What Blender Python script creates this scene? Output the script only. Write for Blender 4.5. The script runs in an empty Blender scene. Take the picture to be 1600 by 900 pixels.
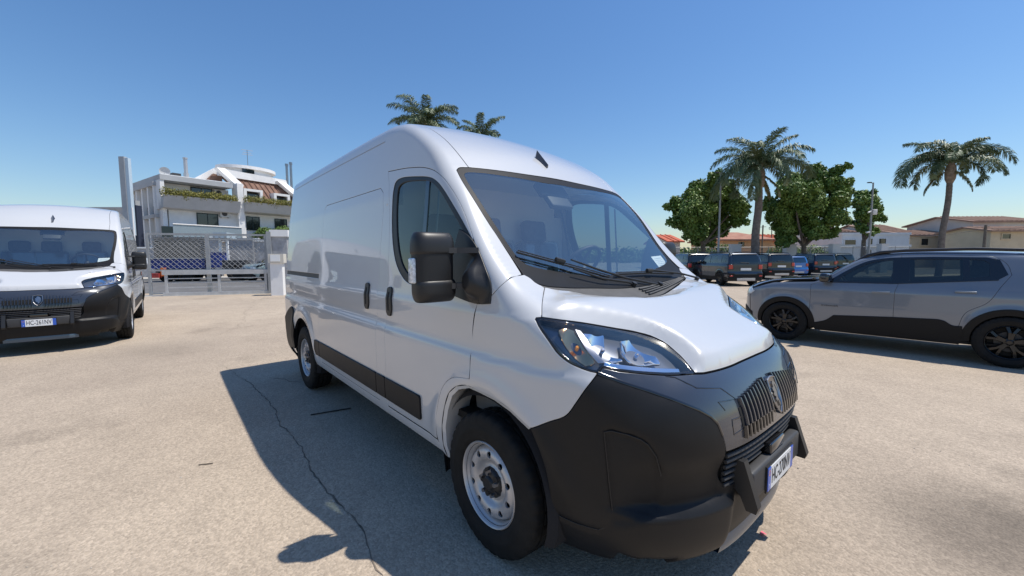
import bpy, bmesh, math, random, json
import numpy as np
from mathutils import Vector, Matrix, noise
from mathutils.geometry import delaunay_2d_cdt
R=math.radians
random.seed(7); RNG=np.random.default_rng(7)
SC=bpy.context.scene; COL=SC.collection
# ---------------------------------------------------------------- camera, sky, sun, exposure
CF=629.5; CPOS=(1.5749,-2.1737,1.5137); CYAW,CPITCH,CROLL=2.43045,-.0772921,-.0031907
def cam_axes():
    cy,sy=math.cos(CYAW),math.sin(CYAW); cp,sp=math.cos(CPITCH),math.sin(CPITCH)
    f=Vector((cy*cp,sy*cp,sp)); r=Vector((sy,-cy,0)); u=r.cross(f)
    c,s=math.cos(CROLL),math.sin(CROLL)
    return c*r+s*u,-s*r+c*u,f
CR,CU,CFW=cam_axes()
cd=bpy.data.cameras.new('camera'); co=bpy.data.objects.new('camera',cd); COL.objects.link(co)
cd.sensor_width=36; cd.lens=36*CF/1600; cd.clip_start=.05; cd.clip_end=3000
co.matrix_world=Matrix(((CR.x,CU.x,-CFW.x,CPOS[0]),(CR.y,CU.y,-CFW.y,CPOS[1]),(CR.z,CU.z,-CFW.z,CPOS[2]),(0,0,0,1)))
SC.camera=co
SUN_DIR=Vector((.263,.352,1)).normalized()
w=bpy.data.worlds.new('World'); SC.world=w; w.use_nodes=True
nt=w.node_tree; bg=nt.nodes['Background']; sky=nt.nodes.new('ShaderNodeTexSky'); sky.sky_type='NISHITA'; sky.sun_disc=False
sky.sun_elevation=math.asin(SUN_DIR.z); sky.sun_rotation=math.atan2(SUN_DIR.x,SUN_DIR.y)
sky.air_density=1.3; sky.dust_density=.35; sky.ozone_density=3.5; sky.altitude=0
hs=nt.nodes.new('ShaderNodeHueSaturation'); hs.inputs['Saturation'].default_value=1.16
tn=nt.nodes.new('ShaderNodeMix'); tn.data_type='RGBA'; tn.blend_type='MULTIPLY'; tn.inputs[0].default_value=1; tn.inputs[7].default_value=(.90,.97,1.09,1)
nt.links.new(sky.outputs[0],hs.inputs['Color']); nt.links.new(hs.outputs[0],tn.inputs[6]); nt.links.new(tn.outputs[2],bg.inputs[0]); bg.inputs[1].default_value=.122
sd=bpy.data.lights.new('sun','SUN'); so=bpy.data.objects.new('sun',sd); COL.objects.link(so)
sd.energy=5.0; sd.angle=R(.53); sd.color=(1,.95,.87)
so.rotation_euler=SUN_DIR.to_track_quat('Z','Y').to_euler()
SC.view_settings.view_transform='Standard'; SC.view_settings.look='None'; SC.view_settings.exposure=0.0; SC.view_settings.gamma=1
def at(px,py,d):
    """place in the world seen at photo pixel (px,py), d metres deep along the view axis"""
    return Vector(CPOS)+d*(CFW+CR*((px-800)/CF)-CU*((py-450)/CF))
# ---------------------------------------------------------------- tagging
def tag(o,label=None,cat=None,group=None,kind=None):
    if label: o['label']=label
    if cat: o['category']=cat
    if group: o['group']=group
    if kind: o['kind']=kind
    return o
def thing(name,label,cat,loc=(0,0,0),rz=0,group=None):
    o=bpy.data.objects.new(name,None); COL.objects.link(o); o.location=loc; o.rotation_euler=(0,0,rz); o.empty_display_size=.2
    return tag(o,label,cat,group)
KIDS={}
def link(name,me,parent=None):
    o=bpy.data.objects.new(name,me); COL.objects.link(o)
    if parent is not None:
        o.parent=parent; KIDS.setdefault(parent.name,[]).append(o)
    return o
def copy_tree(o,parent=None,swap=None):
    c=o.copy(); COL.objects.link(c); c.parent=parent
    if parent is not None: KIDS.setdefault(parent.name,[]).append(c)
    if swap and o.type=='MESH':
        for i,sl in enumerate(c.material_slots):
            if sl.material and sl.material.name in swap:
                nm=swap[sl.material.name]; sl.link='OBJECT'; sl.material=nm
    for ch in list(KIDS.get(o.name,[])): copy_tree(ch,c,swap)
    return c
# ---------------------------------------------------------------- materials
def mat(name,col,rough=.5,metal=0,coat=0,spec=.5,var=0,vscale=3,bump=0,bscale=200,trans=0,ior=1.45,emit=None,alpha=1,coatr=.03,col2=None,detail=4,bdist=.002):
    m=bpy.data.materials.new(name); m.use_nodes=True; n=m.node_tree; b=n.nodes['Principled BSDF']
    def S(k,v):
        if k in b.inputs: b.inputs[k].default_value=v
    S('Base Color',(*col,1)); S('Roughness',rough); S('Metallic',metal); S('Coat Weight',coat); S('Coat Roughness',coatr); S('Specular IOR Level',spec)
    S('Transmission Weight',trans); S('IOR',ior); S('Alpha',alpha)
    if emit: S('Emission Color',(*emit[0],1)); S('Emission Strength',emit[1])
    if var or bump or col2: tc=n.nodes.new('ShaderNodeTexCoord')
    if var or col2:
        ns=n.nodes.new('ShaderNodeTexNoise'); ns.inputs['Scale'].default_value=vscale; ns.inputs['Detail'].default_value=detail; ns.inputs['Roughness'].default_value=.65
        n.links.new(tc.outputs['Object'],ns.inputs['Vector'])
        cr=n.nodes.new('ShaderNodeValToRGB'); cr.color_ramp.elements[0].position=.35; cr.color_ramp.elements[1].position=.65
        c2=col2 if col2 else tuple(min(1,c*(1+var)) for c in col); c1=tuple(c*(1-var) for c in col) if not col2 else col
        cr.color_ramp.elements[0].color=(*c1,1); cr.color_ramp.elements[1].color=(*c2,1)
        n.links.new(ns.outputs[0],cr.inputs[0]); n.links.new(cr.outputs[0],b.inputs['Base Color'])
    if bump:
        nb=n.nodes.new('ShaderNodeTexNoise'); nb.inputs['Scale'].default_value=bscale; nb.inputs['Detail'].default_value=3
        n.links.new(tc.outputs['Object'],nb.inputs['Vector'])
        bp=n.nodes.new('ShaderNodeBump'); bp.inputs['Strength'].default_value=bump; bp.inputs['Distance'].default_value=bdist
        n.links.new(nb.outputs[0],bp.inputs['Height']); n.links.new(bp.outputs[0],b.inputs['Normal'])
    return m
def glass(name,tint,ior=1.5,extra=0.0,rough=.0):
    m=bpy.data.materials.new(name); m.use_nodes=True; n=m.node_tree; n.nodes.clear()
    out=n.nodes.new('ShaderNodeOutputMaterial'); mx=n.nodes.new('ShaderNodeMixShader'); t=n.nodes.new('ShaderNodeBsdfTransparent'); g=n.nodes.new('ShaderNodeBsdfGlossy')
    f=n.nodes.new('ShaderNodeFresnel'); f.inputs[0].default_value=ior; g.inputs['Roughness'].default_value=rough; t.inputs[0].default_value=(*tint,1); g.inputs['Color'].default_value=(.97,.96,.90,1)
    a=n.nodes.new('ShaderNodeMath'); a.operation='MULTIPLY_ADD'; a.inputs[1].default_value=1.7; a.inputs[2].default_value=extra; a.use_clamp=True
    geo=n.nodes.new('ShaderNodeNewGeometry'); inv=n.nodes.new('ShaderNodeMath'); inv.operation='SUBTRACT'; inv.inputs[0].default_value=1
    mul=n.nodes.new('ShaderNodeMath'); mul.operation='MULTIPLY'
    n.links.new(f.outputs[0],a.inputs[0]); n.links.new(geo.outputs['Backfacing'],inv.inputs[1]); n.links.new(a.outputs[0],mul.inputs[0]); n.links.new(inv.outputs[0],mul.inputs[1])
    n.links.new(mul.outputs[0],mx.inputs[0]); n.links.new(t.outputs[0],mx.inputs[1]); n.links.new(g.outputs[0],mx.inputs[2]); n.links.new(mx.outputs[0],out.inputs[0])
    return m
M={}
M['white']=mat('white_paint',(.53,.535,.54),rough=.32,coat=1,var=.012,vscale=1.5)
M['bumper']=mat('matte_bumper_plastic',(.011,.011,.012),rough=.48,spec=.3,var=.10,vscale=5,bump=.25,bscale=900,bdist=.0006)
M['piano']=mat('gloss_dark_panel',(.028,.033,.045),rough=.25,coat=1,coatr=.05)
M['plastic']=mat('black_plastic',(.018,.018,.019),rough=.42,bump=.15,bscale=700,bdist=.0005)
M['plastic2']=mat('dark_grey_plastic',(.045,.045,.047),rough=.55,var=.12,vscale=6,bump=.2,bscale=500,bdist=.0006)
M['cowl']=mat('cowl_plastic',(.075,.073,.072),rough=.7,var=.12,vscale=8)
M['gloss']=mat('gloss_black',(.008,.008,.009),rough=.08,coat=1)
M['rubber']=mat('tyre_rubber',(.012,.0118,.0115),rough=.75,spec=.3,var=.25,vscale=9,bump=.3,bscale=300,bdist=.001)
M['steel']=mat('silver_wheel_paint',(.50,.50,.51),rough=.42,metal=.55,var=.06,vscale=14)
M['chrome']=mat('chrome',(.8,.8,.82),rough=.06,metal=1)
M['satin']=mat('satin_metal',(.35,.35,.36),rough=.3,metal=1)
M['dark']=mat('underbody_black',(.012,.012,.012),rough=.85)
M['liner']=mat('arch_liner_felt',(.016,.016,.018),rough=.95,bump=.4,bscale=120)
M['primer']=mat('grey_primer',(.30,.31,.33),rough=.6,var=.05)
M['lens']=glass('headlight_lens',(.97,.98,1),1.45,.02)
M['wsglass']=glass('windscreen_glass',(.84,.90,.88),1.52,.17)
M['doorglass']=glass('door_glass',(.22,.29,.29),1.45,-.02)
M['frit']=mat('ceramic_frit',(.012,.0125,.014),rough=.42,spec=.18)
M['privacy']=glass('privacy_glass',(.10,.12,.13),1.5,.03)
M['tintglass']=glass('tinted_glass',(.42,.5,.5),1.5,.05)
M['orange']=mat('amber_lamp',(.85,.33,.04),rough=.15,coat=1)
M['amberglow']=mat('amber_chrome',(.75,.45,.22),rough=.12,metal=1)
M['red']=mat('red_lamp',(.45,.012,.015),rough=.15,coat=1)
M['paper']=mat('white_paper',(.8,.8,.78),rough=.8)
M['paperink']=mat('paper_print',(.3,.32,.36),rough=.8)
M['plate']=mat('number_plate_white',(.75,.77,.78),rough=.35,coat=.5)
M['plateblue']=mat('number_plate_blue',(.02,.10,.50),rough=.35,coat=.5)
M['ink']=mat('plate_lettering',(.02,.02,.022),rough=.5)
M['seat']=mat('seat_cloth',(.06,.065,.07),rough=.8,var=.2,vscale=20)
M['dash']=mat('dashboard_plastic',(.13,.135,.14),rough=.65,var=.1,vscale=5)
M['wrap']=mat('seat_plastic_wrap',(.35,.37,.38),rough=.25)
M['bulk']=mat('bulkhead_grey',(.60,.61,.61),rough=.7)
# ---------------------------------------------------------------- mesh helpers
class MB:
    def __init__(s): s.v=[]; s.f=[]; s.m=[]; s.cur=0; s.sm=[]
    def slot(s,i): s.cur=i; return s
    def add(s,vs,fs,smooth=False):
        o=len(s.v); s.v+=[tuple(p) for p in vs]; s.f+=[tuple(i+o for i in f) for f in fs]; s.m+=[s.cur]*len(fs); s.sm+=[smooth]*len(fs)
    def box(s,c,d,rz=0,ry=0,rx=0,bev=0):
        hx,hy,hz=d[0]/2,d[1]/2,d[2]/2; c=Vector(c)
        m=Matrix.Rotation(rz,3,'Z')@Matrix.Rotation(ry,3,'Y')@Matrix.Rotation(rx,3,'X')
        if bev<=0:
            vs=[Vector((x*hx,y*hy,z*hz)) for x in(-1,1) for y in(-1,1) for z in(-1,1)]
            fs=[(0,1,3,2),(4,6,7,5),(0,4,5,1),(2,3,7,6),(0,2,6,4),(1,5,7,3)]
            s.add([c+m@p for p in vs],fs)
        else:
            bm=bmesh.new(); bmesh.ops.create_cube(bm,size=1)
            for v in bm.verts: v.co=Vector((v.co.x*2*hx,v.co.y*2*hy,v.co.z*2*hz))
            bmesh.ops.bevel(bm,geom=list(bm.edges)+list(bm.verts),offset=bev,segments=3,profile=.5,affect='EDGES')
            bm.verts.ensure_lookup_table(); s.add([c+m@v.co for v in bm.verts],[[v.index for v in f.verts] for f in bm.faces],True); bm.free()
        return s
    def tube(s,pts,r,n=8,cap=True,smooth=True):
        pts=[Vector(p) for p in pts]; rs=r if isinstance(r,(list,tuple)) else [r]*len(pts); vs=[]; prev=None
        for i,p in enumerate(pts):
            t=(pts[min(i+1,len(pts)-1)]-pts[max(i-1,0)]).normalized()
            if prev is None: a=Vector((0,0,1)) if abs(t.z)<.9 else Vector((1,0,0)); u=(a-t*a.dot(t)).normalized()
            else:
                u=prev-t*prev.dot(t); u=u.normalized() if u.length>1e-6 else Vector((1,0,0))
            prev=u; v=t.cross(u)
            for k in range(n):
                a=2*math.pi*k/n; vs.append(p+rs[i]*(math.cos(a)*u+math.sin(a)*v))
        fs=[]
        for i in range(len(pts)-1):
            for k in range(n): fs.append((i*n+k,i*n+(k+1)%n,(i+1)*n+(k+1)%n,(i+1)*n+k))
        if cap: fs.append(tuple(range(n-1,-1,-1))); fs.append(tuple((len(pts)-1)*n+k for k in range(n)))
        s.add(vs,fs,smooth); return s
    def lathe(s,prof,n=48,c=(0,0,0),axis='y',rmod=None,closed=False):
        """prof: (r,h) list"""
        vs=[]; c=Vector(c)
        for k in range(n):
            a=2*math.pi*k/n
            for j,(r,h) in enumerate(prof):
                if rmod: r=rmod(r,h,k,j)
                if axis=='y': p=Vector((r*math.cos(a),h,r*math.sin(a)))
                elif axis=='z': p=Vector((r*math.cos(a),r*math.sin(a),h))
                else: p=Vector((h,r*math.cos(a),r*math.sin(a)))
                vs.append(c+p)
        m=len(prof); fs=[]
        for k in range(n):
            for j in range(m-1 if not closed else m):
                a,b=k*m+j,k*m+(j+1)%m; k2=((k+1)%n)*m; fs.append((a,b,k2+(j+1)%m,k2+j))
        s.add(vs,fs,True); return s
    def prism(s,poly,lo,hi,f):
        """poly 2d list; f(u,v,w)->3d; extruded w from lo to hi"""
        n=len(poly); vs=[f(p[0],p[1],lo) for p in poly]+[f(p[0],p[1],hi) for p in poly]
        fs=[tuple(range(n)),tuple(range(2*n-1,n-1,-1))]+[(i,i+n,(i+1)%n+n,(i+1)%n) for i in range(n)]
        s.add(vs,fs); return s
    def mesh(s,name,mats,auto=None):
        me=bpy.data.meshes.new(name); me.from_pydata([tuple(p) for p in s.v],[],s.f)
        mats=mats if isinstance(mats,(list,tuple)) else [mats]
        for m in mats: me.materials.append(m)
        if me.polygons:
            me.polygons.foreach_set('material_index',s.m); me.polygons.foreach_set('use_smooth',s.sm)
        bm=bmesh.new(); bm.from_mesh(me); bmesh.ops.recalc_face_normals(bm,faces=bm.faces)
        ang=R(auto if auto else 38)
        for e in bm.edges:
            if len(e.link_faces)==2 and e.calc_face_angle(0)>ang: e.smooth=False
        bm.to_mesh(me); bm.free(); me.update(); return me
    def build(s,name,mats,parent=None,auto=None): return link(name,s.mesh(name,mats,auto),parent)
def np_mesh(name,V,F,mats,smooth=False,mi=None):
    """V (n,3), F (m,k) arrays"""
    me=bpy.data.meshes.new(name); V=np.ascontiguousarray(V,np.float32); F=np.ascontiguousarray(F,np.int32); k=F.shape[1]
    me.vertices.add(len(V)); me.vertices.foreach_set('co',V.ravel()); me.loops.add(F.size); me.loops.foreach_set('vertex_index',F.ravel())
    me.polygons.add(len(F)); me.polygons.foreach_set('loop_start',np.arange(0,F.size,k,dtype=np.int32)); me.polygons.foreach_set('loop_total',np.full(len(F),k,np.int32))
    for m in (mats if isinstance(mats,(list,tuple)) else [mats]): me.materials.append(m)
    if mi is not None: me.polygons.foreach_set('material_index',np.asarray(mi,np.int32))
    me.polygons.foreach_set('use_smooth',np.full(len(F),smooth)); me.update(); me.validate(); return me
def text_mesh(name,s,size,matl,width=None,extr=.0006,f=None,space=1.0):
    cu=bpy.data.curves.new('t','FONT'); cu.body=s; cu.size=size; cu.align_x='CENTER'; cu.align_y='CENTER'; cu.extrude=extr; cu.resolution_u=3; cu.space_character=space
    o=bpy.data.objects.new('t',cu); COL.objects.link(o); dg=bpy.context.evaluated_depsgraph_get(); me=bpy.data.meshes.new_from_object(o.evaluated_get(dg))
    bpy.data.objects.remove(o); bpy.data.curves.remove(cu); me.name=name
    if width:
        xs=[v.co.x for v in me.vertices]; k=width/(max(xs)-min(xs)); 
        for v in me.vertices: v.co.x*=k
    if f:
        for v in me.vertices: v.co=f(v.co.x,v.co.y,v.co.z)
    me.materials.clear(); me.materials.append(matl); return me
# ---------------------------------------------------------------- implicit vehicle surfaces
def interp_s(x, xs, ys):
    # monotone-ish smooth cubic (pchip-like) interpolation
    xs=np.asarray(xs,float); ys=np.asarray(ys,float)
    h=np.diff(xs); d=np.diff(ys)/h
    m=np.zeros_like(xs); m[0]=d[0]; m[-1]=d[-1]
    for i in range(1,len(xs)-1):
        if d[i-1]*d[i]>0:
            w1=2*h[i]+h[i-1]; w2=h[i]+2*h[i-1]; m[i]=(w1+w2)/(w1/d[i-1]+w2/d[i])
    x=np.clip(x,xs[0],xs[-1]); i=np.clip(np.searchsorted(xs,x,side='right')-1,0,len(xs)-2)
    t=(x-xs[i])/h[i]; t2=t*t; t3=t2*t
    return ys[i]*(2*t3-3*t2+1)+h[i]*m[i]*(t3-2*t2+t)+ys[i+1]*(-2*t3+3*t2)+h[i]*m[i+1]*(t3-t2)
def smax(a,b,k):
    h=np.maximum(k-np.abs(a-b),0)/k
    return np.maximum(a,b)+h*h*k*.25
def sstep(a,b,x):
    t=np.clip((x-a)/(b-a),0,1); return t*t*(3-2*t)
class Surf:
    """implicit vehicle body: negative inside"""
    def __init__(s,**k): s.__dict__.update(k)
    def F(s,P):
        x,y,z=P[...,0],P[...,1],P[...,2]; ay=np.abs(y)
        b=interp_s(z,*s.W)*interp_s(x,*s.TX)
        b=b+s.bump(x,z)
        # plan superellipse nose
        a=interp_s(z,*s.XF)-s.x0; n=s.n
        u=np.maximum(x-s.x0,0)/a; v=ay/b
        G=((u**n+v**n+1e-9)**(1/n)-1)*np.minimum(b,a)
        # top surface
        xe=x+interp_s(x,*s.B)*(ay/.85)**2.4
        zt=interp_s(xe,*s.Z)-interp_s(x,*s.C)*(ay/.9)**2
        sl=(interp_s(xe+.01,*s.Z)-interp_s(xe-.01,*s.Z))/.02
        T=(z-zt)/np.sqrt(1+sl*sl)
        k=interp_s(x,*s.K)
        R=(interp_s(z,*s.XR)-x)+.06*(ay/1.0)**3
        return smax(smax(G,T,k),R,s.kr)
    def N(s,P):
        e=2e-3; g=np.zeros_like(P)
        for i in range(3):
            d=np.zeros(3); d[i]=e; g[...,i]=s.F(P+d)-s.F(P-d)
        return g/np.maximum(np.linalg.norm(g,axis=-1,keepdims=True),1e-12)
    def cast(s,O,D,t0,t1,n=90):
        """first root of F going from t0 to t1 along O+tD"""
        ts=np.linspace(t0,t1,n); O=np.broadcast_to(O,D.shape)
        lo=np.full(len(D),np.nan); hi=np.full(len(D),np.nan); prev=s.F(O+D*ts[0])
        for i in range(1,n):
            f=s.F(O+D*ts[i]); m=np.isnan(lo)&(prev>0)&(f<=0); lo[m]=ts[i-1]; hi[m]=ts[i]; prev=f
        bad=np.isnan(lo)
        lo=np.where(bad,t1,lo); hi=np.where(bad,t1,hi)
        for _ in range(22):
            mi=(lo+hi)/2; f=s.F(O+D*mi[:,None]); m=f>0; lo=np.where(m,mi,lo); hi=np.where(m,hi,mi)
        return O+D*((lo+hi)/2)[:,None],~bad
    # charts: (u,v)->3D
    def chart(s,kind,uv):
        uv=np.asarray(uv,float); u,v=uv[:,0],uv[:,1]; z0=np.zeros_like(u)
        if kind=='side':   # right side (y<0)
            return s.cast(np.stack([u,z0-1.6,v],-1),np.tile([0.,1,0],(len(u),1)),0,1.5)[0]
        if kind=='sec':    # u=x, v=angle (0 = +z up, negative toward -y)
            D=np.stack([z0,np.sin(v),np.cos(v)],-1); return s.cast(np.stack([u,z0,z0+s.secz],-1)+D*2.4,-D,0,2.3)[0]
        if kind=='sph':
            D=np.stack([np.cos(v)*np.cos(u),np.cos(v)*np.sin(u),np.sin(v)],-1); return s.cast(np.array(s.sc)+D*2.6,-D,0,2.5)[0]
        if kind=='rear':   # (y,z)
            return s.cast(np.stack([z0-6,u,v],-1),np.tile([1.,0,0],(len(u),1)),0,5)[0]
    def unchart(s,kind,P):
        P=np.asarray(P,float)
        if kind=='side': return P[...,[0,2]]
        if kind=='sec': return np.stack([P[...,0],np.arctan2(P[...,1],P[...,2]-s.secz)],-1)
        if kind=='sph':
            d=P-np.array(s.sc); return np.stack([np.arctan2(d[...,1],d[...,0]),np.arctan2(d[...,2],np.hypot(d[...,0],d[...,1]))],-1)
        if kind=='rear': return P[...,[1,2]]
def van_bump(x,z):
    # wheel-arch flares
    o=0
    for cx,R in ((0.02,.50),(-3.45,.50)):
        r=np.hypot(x-cx,z-.40); o=o+.018*np.exp(-((r-R)/.055)**2)*sstep(.35,.6,z)
        o=o-.004*sstep(R+.25,R+.1,r)*0
    return o
VAN=Surf(
 W=([.1,.22,.32,.42,.55,.8,.98,1.005,1.04,1.07,1.14,1.225,1.265,1.32,1.53,1.87,1.95,2.0,2.21,2.44,2.6],
    [.85,.90,.965,1.0,1.012,1.017,1.018,1.015,1.001,.997,1.000,1.001,.992,.984,.966,.931,.924,.916,.886,.848,.82]),
 TX=([-4.42,-4.0,-3.2,-.3,.3,1],[.988,.995,1,1,.998,.995]),
 XF=([.1,.2,.26,.36,.46,.6,.72,.8,.9,1.0,1.1,1.3,1.6,2.6],[.86,.885,.915,.945,.955,.965,.985,.99,.985,.975,1.0,1.05,1.15,1.2]),
 x0=-.05,n=3.0,B=([-1.1,-.5,-.15,.15,.45,.8,1.1],[0,.055,.03,.0,.0,.05,.055]),C=([-4.4,-1.3,-.9,-.5,-.25,.1,.7,.9],[.06,.07,.05,.015,-.03,-.025,.0,.0]),
 Z=([-4.6,-3,-1.8,-1.42,-1.2,-1.0,-.8,-.62,-.47,.172,.30,.6,.80,.87,.93,.985,1.03,1.2],
    [2.525,2.555,2.565,2.56,2.53,2.455,2.35,2.23,2.085,1.335,1.28,1.145,1.045,1.0,.935,.85,.72,.1]),
 K=([-4.5,-.6,-.1,.2,.5,.75,.9,1.1],[.08,.07,.07,.11,.17,.20,.12,.08]),
 XR=([.1,.5,1,2,2.3,2.6],[-4.38,-4.40,-4.42,-4.41,-4.395,-4.37]),kr=.07,
 bump=van_bump,secz=1.25,sc=(-1.0,0,.85))

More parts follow.
